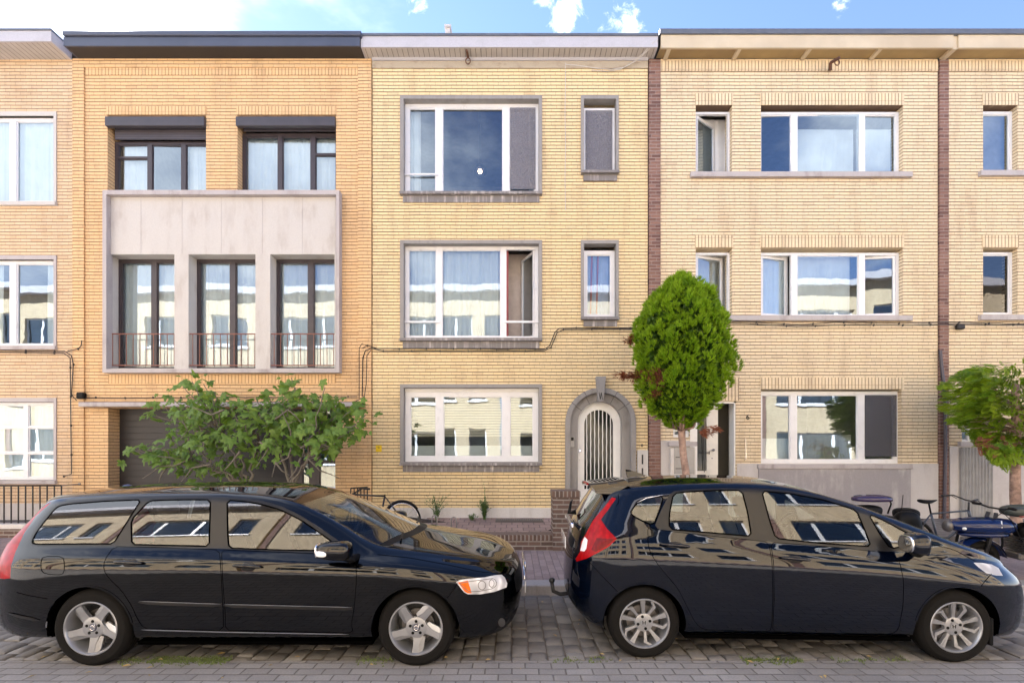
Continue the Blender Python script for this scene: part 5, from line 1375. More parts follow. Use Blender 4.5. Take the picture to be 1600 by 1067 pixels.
def hat_extra(B):
    out = []; vk = B.vk; nu = B.nu; n = 10
    x2u = lambda x: float(np.interp(x, B.L[B.ne:-B.ne, vk[8], 0], np.arange(B.ne, nu-B.ne)))
    v0 = vk[8]+1.0; v1 = B.nv-1; H = x2u(1.50); C = x2u(2.62); Hc = x2u(1.60); Cc = x2u(2.76)
    out.append(('windscreen', [(C, v0), (H, v0)] + [(H+(Hc-H)*math.sin(PI/2*k/n), v0+(v1-v0)*k/n) for k in range(1, n+1)] + [(Cc+(C-Cc)*(1-math.cos(PI/2*k/n)), v1-(v1-v0)*k/n) for k in range(0, n)]))
    out.append(('cowl', [(Cc+(C-Cc)*(1-math.cos(PI/2*k/n)), v1-(v1-v0)*k/n) for k in range(n, -1, -1)] + [(Cc+2.2+(C-Cc)*(1-math.cos(PI/2*k/n)), v1-(v1-v0)*k/n) for k in range(0, n+1)]))
    out.append(('rear_window', [(0, vk[6]-1), (12, vk[6]-1), (14.5, vk[6]+2), (15.5, vk[7]-1), (12, vk[7]+.8), (0, vk[7]+1.2)]))
    outer = B.px([(956.5,777),(949.5,794),(940.5,808),(928,822),(933,838),(918,852),(906,868),(897,876)], False, 0, 6)
    tl = B.px([(962.5,778.5),(951,795),(939,811),(948,825),(964,841.5),(952,853),(934,863.5),(916,872.5),(901,877),(899,873),(906,862),(908,846),(916,832),(927,812),(944,792),(956,776.5)], True, 0, 5)
    out.append(('tail_lamp', tl))
    out.append(('tail_lamp_dark', B.px([(932,840),(960,842),(948,853),(930,862),(924,858)], True, 0, 5)))
    out.append(('reversing_lamp', B.px([(906.5,860),(910,846),(913.5,838),(918,843),(916,857),(913,861)], True, 0, 4)))
    out.append(('head_lamp', B.px([(1521,878.5),(1535,879),(1550,881.5),(1560,887),(1567,899),(1556,898.5),(1541,895),(1529,886)], True, 0, 4)))
    out.append(('grille', [(nu-1, vk[2]+2), (nu-12, vk[2]+2), (nu-13, vk[4]), (nu-1, vk[5])]))
    out.append(('bumper_insert', [(0, vk[1]+1), (9, vk[1]+1), (9, vk[2]+2), (0, vk[2]+3)]))
    return out
hat_cfg = dict(label='dark navy hatchback with ten spoke alloy wheels and tow ball, before the house numbered 6', loc=(1.152, 4.88, 0), rz=R(-2.0), spec=hat, paint='paint_blue', W=.8475,
  arches=[(0, .30, .345), (2.56, .30, .345)], wheel='ten', rt=.303, tw=.185, rim=.213, spin=0, spin2=0, floor=(-.45, 3.0),
  polys=dict(trim=[('t', [(1022,825),(1030,803),(1040,783),(1048,768),(1075,764.5),(1120,762.5),(1185,762.5),(1235,766.5),(1290,776),(1345,794),(1400,819),(1449,845.5),(1446,850),(1420,857),(1392,862),(1355,859),(1300,853),(1210,846),(1120,837),(1050,829)])],
    glass=[('side_window', [(984,802),(990,792),(998,784),(1010,778.5),(1037,774),(1031,795),(1021,821),(1000,812)]), ('side_window', [(1046,826.5),(1045.5,805),(1052,771),(1075,768),(1120,766),(1159,766),(1168,800),(1174,837.5),(1110,832)]),
           ('side_window', [(1212,841),(1203,815),(1190,767),(1235,771),(1288,781),(1338,797),(1348,820),(1361,853.5),(1290,849)]), ('side_window', [(1391,857),(1375,835),(1357,803),(1375,810),(1400,823),(1441,845.5),(1436,849)])]),
  doors=[('r', [(1012,822),(1022,826),(1050,830),(1120,838),(1201,846),(1206.5,880),(1207.5,930),(1206,975),(1203,986.5),(1150,985),(1100,983),(1088,975),(1075,950),(1060,920),(1045,902),(1025,878),(1013,856)]), ('f', [(1204,846.5),(1300,854),(1355,860),(1394,864),(1406,878),(1412,908),(1411,945),(1404,983),(1393,990),(1300,989),(1207,986.5),(1209.5,940),(1209,880)])],
  handles=[((1027,848),(1074,852.5)), ((1215,869.5),(1261,873.5))],
  gaps=[(False, [(917,873),(942,901),(966,925)]), (False, [(966,772),(967,784),(963,790)]), (False, [(1455,850),(1490,858),(1525,877)]), (False, [(1549,896),(1541,905),(1533,915)])],
  strips=[('sill_trim', 'car_trim', .03, .004, [(1078,992),(1200,995),(1395,998)]), ('window_chrome', 'chrome', .008, .004, [(996,785),(1010,778),(1036,773)])],
  extra=hat_extra, mats={'side_window': ('side_window', 'car_glass', False), 'windscreen': ('windscreen', 'car_glass_front', True), 'cowl': ('cowl_panel', 'blackplastic', True), 'rear_window': ('rear_window', 'car_glass', True), 'tail_lamp': ('tail_lamp', 'lamp_red', False), 'tail_lamp_dark': ('tail_lamp_reflector', 'lamp_red_dark', False), 'reversing_lamp': ('reversing_lamp', 'lamp_white', False), 'head_lamp': ('head_lamp', 'lamp_clear', False), 'grille': ('grille', 'blackplastic', True), 'bumper_insert': ('bumper_insert', 'blackplastic', True)},
  seats=[(.45, -.32, .5), (.45, .32, .5), (1.3, -.35, .48), (1.3, .35, .48)], dash=(2.12, .86))
car2, B2 = make_car(hat_cfg)
for sd in (-1, 1): mirror(car2, (2.12, .95, 1.015), (.075, .095, .085), sd, None, mat='paint_blue')
# roof spoiler with stop lamp, shark fin aerial, tailgate plate and handle, tow ball
b = MB(); vs = []; n = 16
for k in range(n+1):
    y = -.55+1.1*k/n; e = 1-abs(y/.58)**4*.5
    vs += [(-.06, y, 1.493-abs(y)**2*.12), (-.40*1+.05*(1-e)-.0, y, 1.452-abs(y)**2*.16), (-.40+.05*(1-e)+.01, y, 1.422-abs(y)**2*.16), (-.22, y, 1.40-abs(y)**2*.10)]
b.add(vs, [(4*k+q, 4*k+(q+1)%4, 4*k+4+(q+1)%4, 4*k+4+q) for k in range(n) for q in range(4)] + [(0,1,2,3), (4*n+3,4*n+2,4*n+1,4*n)])
sp = b.build('spoiler', M['paint_blue'], car2, smooth=True, angle=40, local=True)
b = MB(); b.box(-.409, -.385, -.14, .14, 1.424, 1.448, .006); b.build('stop_lamp', M['lamp_red'], sp, local=True)
b = MB(); b.add([(.02,-.03,1.495),(.02,.03,1.495),(.22,-.012,1.51),(.22,.012,1.51),(-.0,-.006,1.575),(-.0,.006,1.575),(.06,-.008,1.565),(.06,.008,1.565)], [(0,1,5,4),(0,4,6,2),(1,3,7,5),(4,5,7,6),(2,6,7,3)]); b.build('antenna', M['paint_blue'], car2, smooth=False, local=True)
b = MB(); b.box(-.632, -.622, -.26, .26, .82, .93, .003); npl = b.build('number_plate', M['lamp_white'], car2, local=True)
b = MB(); b.box(-.585, -.55, -.36, .36, 1.03, 1.08, .01); b.build('tailgate_trim', M['chrome'], car2, local=True)
b = MB(); b.tube([(-.50, 0, 1.14), (-.57, .0, 1.13), (-.55, .03, 1.23), (-.52, .2, 1.24)], [.03, .022, .012, .008], 8); b.build('rear_wiper', M['blackplastic'], car2, smooth=True, local=True)
b = MB(); b.tube([(-.5, 0, .32), (-.66, 0, .30), (-.73, 0, .33), (-.745, 0, .42)], .02, 10); e = ell((-.745, 0, .44), (.03, .03, .03), 1); b.add(e.v, e.f); b.build('tow_ball', M['black_iron'], car2, smooth=True, local=True)
b = MB(); b.box(2.83, 2.86, -.82, -.62, .15, .38, .01); b.box(2.83, 2.86, .62, .82, .15, .38, .01); b.build('mud_flap', M['blackplastic'], car2, local=True)
# ================================================================= VEGETATION
def leaf_mat(name, c1, c2, tr=.35, scale=5, rough=.5):
    m, t, b = new_mat(name); p = t.obj(); out = t.n['Material Output']
    n = t.noise(p, scale, 3); n2 = t.noise(p, scale*9, 2)
    c = t.mix(t.mr(t.m('ADD', t.m('MULTIPLY', n, .6), t.m('MULTIPLY', n2, .4)), .38, .62), (*c1, 1), (*c2, 1))
    t.put(b.inputs['Base Color'], c); b.inputs['Roughness'].default_value = rough; b.inputs['Specular IOR Level'].default_value = .35
    tl = t.new('ShaderNodeBsdfTranslucent'); t.put(tl.inputs['Color'], t.mix(1, c, (1.3, 1.35, .6, 1), 'MULTIPLY'))
    mx = t.new('ShaderNodeMixShader'); mx.inputs[0].default_value = tr
    t.l.new(b.outputs[0], mx.inputs[1]); t.l.new(tl.outputs[0], mx.inputs[2]); t.l.new(mx.outputs[0], out.inputs['Surface'])
    return m
M['fig_leaf'] = leaf_mat('fig leaf', (.085, .165, .030), (.17, .27, .05), .35, 3)
M['bark'] = simple('grey fig bark', (.15, .13, .105), .85, var=.25, scale=14, bump=.6)
M['trunk_pink'] = simple('peeling reddish trunk bark', (.36, .24, .19), .85, var=.35, scale=16, bump=.8, tint=(.16,.10,.08))
M['thuja'] = leaf_mat('bright conifer green', (.13, .25, .010), (.27, .41, .02), .42, 5)
M['thuja_shade'] = leaf_mat('shaded inner conifer green', (.035, .08, .008), (.06, .13, .014), .2, 6)  # darker copy of the crown green, paints the shade inside the crown
M['thuja_gold'] = leaf_mat('yellow green conifer', (.10, .20, .014), (.30, .40, .025), .42, 2.6)
M['dead'] = leaf_mat('dead russet foliage', (.26, .085, .045), (.15, .05, .03), .2, 8)

# ---------------- fig tree
FD = 8.35
def wp(x, y, d=FD): return Vector((wx(x, d), d, wz(y, d)))
fig = thing('fig_tree', 'spreading fig tree with large lobed leaves and bare grey twigs, before the dark garage door', 'tree', (wx(395, FD), FD, .12))
b = MB(); tips = []
def limb(p0, p1, r0, r1, n=7, wob=.05, sag=0):
    pts = []; 
    for k in range(n+1):
        u = k/n; e = math.sin(PI*u); pts.append(p0.lerp(p1, u)+Vector((rng.normal(0, wob)*e, rng.normal(0, wob)*e, rng.normal(0, wob)*e-sag*e)))
    b.tube(pts, [r0+(r1-r0)*k/n for k in range(n+1)], 7); return pts
base = Vector((wx(392, FD), FD, .1)); crotch = wp(388, 762)
limb(base, crotch, .05, .042, 5, .015); c2 = wp(455, 765); limb(base+Vector((.12, .1, 0)), c2, .05, .04, 5, .02)
hubs = [(crotch, (375, 705), 0), (crotch, (330, 725), -.3), (crotch, (405, 690), .1), (c2, (455, 700), .1), (c2, (480, 715), -.3), (crotch, (300, 715), -.2), (c2, (430, 680), .2), (crotch, (350, 680), .3), (c2, (495, 690), .25)]
H = []
for p0, (x, y), dd in hubs: q = wp(x, y, FD+dd); limb(p0, q, .028, .016, 7, .03); H.append(q)
tp = [(200,702),(212,697),(236,645),(248,632),(262,618),(285,602),(300,596),(318,600),(335,612),(345,628),(330,640),(300,640),(285,655),(275,672),(295,685),(318,690),(310,665),(345,655),(362,640),(385,632),(400,622),(418,615),(425,632),(405,645),(380,660),(360,680),(395,690),(340,700),(250,700),(232,710),(262,716),(285,722),(300,735),(330,728),(350,738),(375,735),(455,590),(462,605),(448,622),(470,620),(490,628),(508,605),(512,622),(530,632),(548,642),(572,648),(565,662),(552,676),(535,690),(520,668),(500,655),(480,648),(460,655),(440,665),(470,678),(495,690),(515,702),(500,712),(470,700),(445,700),(425,705),(405,712),(440,640),(560,640),(540,665),(432,655),(525,650),(415,665)]
for (x, y) in tp:
    q = wp(x, y, FD+rng.uniform(-.55, .45)); h = min(H, key=lambda c: (c-q).length)
    pts = limb(h, q, .015, .006, 8, .04, .04); tips.append(q)
    for k in (4, 6):
        e = pts[k]+Vector((rng.normal(0, .13), rng.normal(0, .13), rng.normal(.05, .10))); b.tube([pts[k], (pts[k]+e)/2+Vector((0, 0, .02)), e], [.007, .005, .003], 5); tips.append(e)
for path in [((300,715),(275,727),(250,728),(238,738),(223,747)),((262,728),(252,742),(248,754)),((300,715),(280,716),(240,712),(215,703)),((330,725),(300,731),(290,745),(283,752)),((455,700),(450,715),(430,725),(425,745)),((430,722),(440,735),(452,742)),((480,715),(500,735),(520,742),(532,748)),((495,690),(520,700),(535,708)),((470,700),(490,688),(515,690)),((375,705),(362,722),(350,735),(330,742)),((405,690),(420,700),(400,730)),((470,715),(462,735),(452,748)),((350,640),(330,648),(312,640),(300,636)),((430,655),(450,640),(462,650),(470,660))]:
    P = []
    for i in range(len(path)-1):
        for k in range(4): u = k/4; P.append(wp(path[i][0]*(1-u)+path[i+1][0]*u, path[i][1]*(1-u)+path[i+1][1]*u, FD-.45+rng.normal(0, .012)))
    P.append(wp(*path[-1], FD-.45)); b.tube(P, [.016-.011*k/len(P) for k in range(len(P))], 6)
b.build('trunk', M['bark'], fig, smooth=True)
LF = [(0,0),(.10,-.10),(.30,-.14),(.42,.02),(.30,.16),(.46,.30),(.44,.50),(.26,.46),(.17,.56),(.12,.85),(0,1.0),(-.12,.85),(-.17,.56),(-.26,.46),(-.44,.50),(-.46,.30),(-.30,.16),(-.42,.02),(-.30,-.14),(-.10,-.10)]
def fig_leaf(mb, p, dirv, up, s):
    y = dirv.normalized(); x = y.cross(up).normalized() if abs(y.dot(up)) < .95 else Vector((1,0,0)); z = x.cross(y); cup = rng.uniform(.05, .35)
    vs = [p+x*(u*s)+y*(v*s)+z*(-cup*abs(u)*s*.9 - .25*v*v*s) for u, v in LF] + [p+y*(.32*s)+z*.02*s]
    c = len(LF); mb.add(vs, [(i, (i+1) % c, c) for i in range(c)])
b = MB()
for q in tips:
    for _ in range(int(rng.integers(3, 6))):
        o = Vector((rng.normal(0, .10), rng.normal(0, .12), rng.normal(0, .085))); p = q+o
        if p.z < .85: continue
        dv = Vector((o.x*1.5+rng.normal(0,.4), o.y*1.2-.35+rng.normal(0,.4), -.35+rng.normal(0,.45))); up = Vector((rng.normal(0,.35), -.8+rng.normal(0,.3), .75))
        fig_leaf(b, p, dv, up, rng.uniform(.07, .22))
for _ in range(230):
    x, y = rng.uniform(255, 560), rng.uniform(615, 735)
    if y > 690+60*math.exp(-((x-350)/70)**2): continue
    if y < 625 and 350 < x < 440: continue
    fig_leaf(b, wp(x, y, FD+rng.uniform(-.4, .5)), Vector((rng.normal(0,.6), -.2+rng.normal(0,.5), -.4+rng.normal(0,.5))), Vector((rng.normal(0,.4), -.7, .8)), rng.uniform(.09, .17))
b.build('leaves', M['fig_leaf'], fig)

# ---------------- clipped conifer on a bare trunk
def sprig(V, Fc, p, d, L, n, spread, wd):
    d = d/np.linalg.norm(d); a = np.cross(d, [0,0,1.]); a = a/max(np.linalg.norm(a), 1e-6); c = np.cross(d, a)
    for _ in range(n):
        e = d+a*rng.normal(0, spread)+c*rng.normal(0, spread); e /= np.linalg.norm(e); l = L*rng.uniform(.6, 1.1)
        s = np.cross(e, rng.normal(0, 1, 3)); s /= np.linalg.norm(s); w_ = wd*rng.uniform(.7, 1.2); o = len(V)
        V += [p, p+e*l*.45+s*w_, p+e*l, p+e*l*.45-s*w_]; Fc.append((o, o+1, o+2, o+3))
TD = 7.6
top = thing('conifer_tree', 'bright green clipped conifer ball on a bare pinkish trunk, beside the doors', 'tree', (wx(1071, TD), TD, .15))
b = MB(); path = [(1073,790),(1073,760),(1071,735),(1068,712),(1066,690),(1065,672),(1064,655)]
P = [Vector((wx(1073, TD), TD, .15))]+[Vector((wx(x, TD)+rng.normal(0,.003), TD, wz(y, TD))) for x, y in path]
b.tube(P, [.07,.062,.058,.056,.054,.054,.058,.062], 12)
top_p = P[-2]
for k in range(26):
    a = rng.uniform(0, 2*PI); q = top_p+Vector((math.cos(a)*.27, math.sin(a)*.27, rng.uniform(.2, .9)))
    m_ = top_p.lerp(q, .45)+Vector((math.cos(a)*.06, math.sin(a)*.06, -.07)); b.tube([top_p, m_, q], [.03, .018, .006], 6)
b.build('trunk', M['trunk_pink'], top, smooth=True)
prof = [(440,.03),(449,.28),(460,.47),(476,.62),(498,.75),(520,.79),(550,.80),(582,.83),(604,.79),(622,.70),(638,.56),(652,.40),(664,.22)]
zs_ = [wz(y, TD) for y, _ in prof]; rs_ = [max(r*TD/7.3*.93-.15, .02) for _, r in prof]
def rad(z): return float(np.interp(-z, [-q for q in zs_], rs_))
cx, cy, = wx(1064, TD), TD
V, Fc, V2, F2, V3, F3 = [], [], [], [], [], []
nl = 520
ztop, zbot = zs_[0], zs_[-1]
for k in range(nl):
    z = zbot+(ztop-zbot)*((k+.5)/nl); z = z+rng.normal(0, .02); a = k*2.39996+rng.normal(0, .12); r = rad(z)*(1+.05*math.sin(3*a+z*5)+.04*math.sin(5*a-z*9))+rng.normal(-.03, .05)
    c = np.array([cx+r*math.cos(a), cy+r*math.sin(a), z])
    out = np.array([math.cos(a)*.75, math.sin(a)*.75, .55+.5*(z-zbot)/(ztop-zbot)-.3]); out /= np.linalg.norm(out)
    lr = rng.uniform(.065, .115)
    for _ in range(17):
        h = rng.normal(0, 1, 3); h /= np.linalg.norm(h)
        if h@out < -.2: h = -h
        p = c+h*lr*np.array([.8,.8,1.15]); dd = h*.65+out*.6+np.array([0,0,.55])
        azz = a % (2*PI)
        sprig(V, Fc, p, dd, .092, 10, .26, .0065)
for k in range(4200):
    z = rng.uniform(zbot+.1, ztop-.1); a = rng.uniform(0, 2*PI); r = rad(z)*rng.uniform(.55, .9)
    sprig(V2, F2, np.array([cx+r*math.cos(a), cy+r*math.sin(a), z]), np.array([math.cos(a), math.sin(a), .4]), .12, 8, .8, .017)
def mesh_np(name, V, Fc, mat, parent, org):
    me = bpy.data.meshes.new(name); A = np.array(V)-np.array(org); me.from_pydata(A.tolist(), [], Fc); me.materials.append(mat)
    o = bpy.data.objects.new(name, me); COL.objects.link(o); o.parent = parent; return o
og = tuple(top.location)
mesh_np('crown', V, Fc, M['thuja'], top, og); mesh_np('inner_crown', V2, F2, M['thuja_shade'], top, og)
for (x, y, n, sx, sy, dr) in ((1001,576,16,16,4,(-1,-.6,-.15)), (1028,578,26,14,9,(0,-1,-.3)), (1032,590,18,8,9,(0,-1,-.6)), (1096,674,4,8,3,(.8,-.3,-.3)), (1000,520,6,6,6,(-.7,-1,0)), (1034,608,6,5,6,(0,-1,-.4)), (1110,672,5,8,4,(.7,-.3,-.3))):
    for _ in range(n):
        q = rng.normal(x, sx*.6), rng.normal(y, sy*.6); z = wz(q[1], TD-.7); 
        X = wx(q[0], TD-.68); r = rad(z); dxx = X-cx; yy = cy-math.sqrt(max(r*r-dxx*dxx, 0.01)) if y < 640 else TD-.2
        if y >= 640: X = wx(q[0], TD-.2); z = wz(q[1], TD-.2)
        for _k in range(4): sprig(V3, F3, np.array([X+rng.normal(0,.02), yy-.05, z+rng.normal(0,.02)]), np.array(dr), .12, 6, .45, .006)
mesh_np('dead_foliage', V3, F3, M['dead'], top, og)

# ---------------- loose conifer at the right edge
SD = 8.0
con = thing('conifer_tree', 'yellow green feathery conifer with drooping sprays, before the corrugated panel', 'tree', (wx(1588, SD), SD, .15))
b = MB(); b.tube([(wx(1587, SD)+.01*math.sin(k*1.3), SD, .15+(wz(600, SD)-.15)*k/9) for k in range(10)], [.085-.004*k for k in range(10)], 12); 
V, Fc, V3, F3 = [], [], [], []
def fan(V, Fc, p, d, L, wd, droop, nrm=None):
    """flat feathery spray: rachis with paired leaflets"""
    d = d/np.linalg.norm(d); n = int(L/.016); up = np.array([rng.normal(0,.7), rng.normal(-.5,.6), .8]); s = np.cross(d, up); s /= np.linalg.norm(s)
    q = p.copy(); dd = d.copy(); st = L/n
    for k in range(n):
        dd = dd+np.array([0,0,-droop*st]); dd /= np.linalg.norm(dd); q = q+dd*st; u = k/n; l = wd*math.sin(PI*min(1, .18+u*.82))*rng.uniform(.75, 1.1)
        for sg in (-1, 1):
            e = dd*.45+s*sg; e = e/np.linalg.norm(e)+np.array([0,0,-.12]); g = np.cross(e, s*sg+dd); o = len(V); w_ = dd*.011
            V += [q, q+e*l*.5+w_, q+e*l, q+e*l*.5-w_]; Fc.append((o, o+1, o+2, o+3))
            if l > .05:
                for f_ in (.4, .7):
                    m_ = q+e*l*f_; e2 = e*.6+dd*.8; o = len(V); V += [m_, m_+e2*l*.22+s*.004, m_+e2*l*.4, m_+e2*l*.2-s*.006]; Fc.append((o, o+1, o+2, o+3))
cxx = wx(1590, SD)
for k in range(1900):
    u = rng.uniform(0, 1)**.9; z = wz(722, SD)+(wz(572, SD)-wz(722, SD))*u; a = rng.uniform(0, 2*PI)
    R_ = np.interp(u, [0,.15,.35,.6,.85,1], [.22,.45,.85,1.0,1.02,.66]); r0 = R_*rng.uniform(.25, .92)
    if .22 < u < .4 and math.cos(a) < -.2: R_ *= .75
    p = np.array([cxx+r0*math.cos(a), SD+r0*.85*math.sin(a), z]); d = np.array([math.cos(a), .85*math.sin(a), rng.uniform(-.15, .5)])
    fan(V, Fc, p, d, min((R_-r0)*rng.uniform(.5, .9)+.10, .30), rng.uniform(.045, .075), rng.uniform(1., 3.4))
for k in range(26):
    a = rng.uniform(0, 2*PI); u = rng.uniform(0,1); z = wz(700, SD)+.9*u; b.tube([(cxx, SD, z), (cxx+.35*math.cos(a), SD+.3*math.sin(a), z+.12), (cxx+.75*math.cos(a), SD+.6*math.sin(a), z+.1)], [.02, .012, .004], 5)
b.build('trunk', M['trunk_pink'], con, smooth=True)
for k in range(34):
    x, y = rng.normal(1543, 16), rng.normal(693, 6); fan(V3, F3, np.array([wx(x, SD-.45), SD-.45+rng.normal(0,.1), wz(y, SD-.45)]), np.array([rng.normal(-.5,.5), -.6, rng.normal(-.1,.3)]), rng.uniform(.12, .2), .04, 1)
for k in range(60):
    x, y = rng.normal(1568, 9), rng.uniform(690, 722); fan(V, Fc, np.array([wx(x, SD-.5), SD-.5+rng.normal(0,.1), wz(y, SD-.5)]), np.array([rng.normal(-.3,.6), -.4, rng.normal(-.5,.3)]), rng.uniform(.12, .26), .06, 1.5)
og = tuple(con.location); mesh_np('crown', V, Fc, M['thuja_gold'], con, og); mesh_np('dead_foliage', V3, F3, M['dead'], con, og)

# ---------------- weeds along the plinth
def plant(label, x, y, h, n, sp, base=.47, name='weed_plant'):
    V, Fc = [], []; mb = MB(); X = wx(x, y)
    for _ in range(n):
        a = rng.uniform(0, 2*PI); hh = h*rng.uniform(.5, 1); tip = (X+math.cos(a)*sp*rng.uniform(.2, 1), y+math.sin(a)*sp*.5, base+hh); mid = (X+(tip[0]-X)*.3, y+(tip[1]-y)*.3, base+hh*.6)
        mb.tube([(X+rng.normal(0,.01), y, base), mid, tip], [.004, .003, .0015], 5)
        for k in range(14):
            u = rng.uniform(.15, 1); p = Vector((X, y, base)).lerp(Vector(mid), min(u*2, 1)) if u < .5 else Vector(mid).lerp(Vector(tip), (u-.5)*2)
            dv = Vector((rng.normal(0,1), rng.normal(0,1), rng.normal(.2,.5))).normalized(); sd_ = dv.cross(Vector((0,0,1))).normalized()*.011; l = rng.uniform(.03, .06)
            mb.add([p, p+dv*l*.5+sd_, p+dv*l, p+dv*l*.5-sd_], [(0,1,2,3)])
    return tag(mb.build(name, M['weed']), label, 'plant')
plant('bushy green weed growing at the foot of the yellow house', 757, 9.2, .38, 60, .15, .46)
plant('tall dry weed stalk rising from the bushy weed', 758, 9.22, .75, 4, .06, .46)
plant('wispy green weed between the two metal hoops', 682, 9.1, .52, 24, .30, .45)
plant('small low weed nearest the bushy plinth weed', 738, 9.15, .12, 10, .2, .45)
# ================================================================= FRONT YARDS, FENCES, BICYCLES
b = MB(); b.add([(wx(668),8.08,.345),(wx(1012)+.15,8.08,.345),(wx(1012)+.15,F-.02,.472),(wx(668),F-.02,.472)], [(0,1,2,3)]); struct(b.build('terrace_floor', M['terrace']), 'reddish tiled front terrace of the yellow house')
b = MB(); b.add([(wx(1012)+.152,8.1,.32),(14,8.1,.32),(14,F+.02,.46),(wx(1012)+.152,F+.02,.46)], [(0,1,2,3)]); b.add([(wx(1012)+.152,8.1,.32),(wx(1012)+.152,8.1,0),(14,8.1,0),(14,8.1,.32)], [(0,1,2,3)]); struct(b.build('yard_ground', M['yard']), 'dark paved yard before the cream houses')
b = MB(); b.add([(-16,8.95,.40),(wx(116),8.95,.40),(wx(116),F+.02,.42),(-16,F+.02,.42)], [(0,1,2,3)]); struct(b.build('yard_ground', M['yard']), 'narrow yard behind the railing of the left house')
b = MB(); b.add([(wx(116)+.002,8.1,.13),(wx(667),8.1,.13),(wx(667),F-.0,.2),(wx(116)+.002,F+.28,.2)], [(0,1,2,3)]); struct(b.build('driveway_ground', M['yard']), 'paved driveway before the garage')

gw = thing('garden_wall', 'low brown brick garden wall with upright coping and a square pillar, before the yellow house', 'wall', (wx(800, 7.9), 7.9, .15))
b = MB(); b.box(wx(668, 7.8), wx(864, 7.8), 7.80, 8.08, .1, .31); b.build('wall', M['brickG'], gw)
b = MB(); b.box(wx(668, 7.8), wx(864, 7.8), 7.785, 8.10, .312, .405, .006); b.build('coping', M['soldG'], gw)
b = MB(); b.box(wx(864, 7.76), wx(906, 7.76), 7.76, 8.16, .1, 1.02); pl = b.build('pillar', M['brickG'], gw)
b = MB(); b.box(wx(863, 7.75), wx(907, 7.75), 7.75, 8.17, 1.022, 1.12, .006); b.build('pillar_cap', M['soldG'], gw)
lw = thing('garden_wall', 'dark low brick wall under the black railing of the tan house', 'wall', (wx(40, 8.9), 8.9, .15))
b = MB(); b.box(-16, wx(118, 8.9), 8.86, 8.98, .1, .33); b.build('wall', M['brickG'], lw); b = MB(); b.box(-16, wx(118, 8.9), 8.84, 9.0, .332, .42, .006); b.build('coping', M['render_white'], lw)
def railing(label, x0, y0, x1, y1, zb, zt, n, loc):
    root = thing('iron_railing', label, 'railing', loc); b = MB()
    P = lambda u, z: (x0+(x1-x0)*u, y0+(y1-y0)*u, z)
    b.tube([P(0, zt), P(1, zt)], .013, 8); b.tube([P(0, zb+.05), P(1, zb+.05)], .011, 8); b.build('rail', M['black_iron'], root, smooth=True)
    for k in range(n+1): b = MB(); u = k/n; b.box(P(u,0)[0]-.008, P(u,0)[0]+.008, P(u,0)[1]-.008, P(u,0)[1]+.008, zb, zt-.008); b.build('bar', M['black_iron'], root)
    return root
railing('black iron railing with upright bars before the tan house window with net curtains', wx(-130, 8.9), 8.9, wx(96, 9.0), 9.0, .42, 1.12, 20, (wx(40, 8.9), 8.9, .42))
b = MB(); b.tube([(wx(96, 9.0), 9.0, 1.12), (wx(127), F-.04, 1.13)], .011, 8); b.lathe([(0,-.02),(.022,-.012),(.022,.012),(0,.02)], 12, 'y', (wx(127), F-.04, 1.13)); tag(b.build('rail_end', M['steel']), 'railing end fixed to the corner of the garage house', 'rail bracket')
railing('short rusty railing beside the garage, behind the estate car', wx(548, 9.0), 9.0, wx(574, 9.3), 9.3, .2, 1.07, 5, (wx(560, 9.1), 9.1, .2))

# bundle on the pavement behind the left car
M['tarp'] = simple('blue and white sheet', (.10,.14,.30), .6, var=.5, scale=9, tint=(.5,.55,.65))
e = ell((wx(203, 8.2), 8.2, .62), (.20, .2, .57), .8, 32, 20); 
e.v = [(x+.02*math.sin(z*23+x*11), y+.02*math.sin(x*31), z+.012*math.sin(x*40)) for x, y, z in e.v]
tag(e.build('covered_bundle', M['tarp'], smooth=True), 'blue and white covered bundle just showing above the estate car roof', 'bundle')

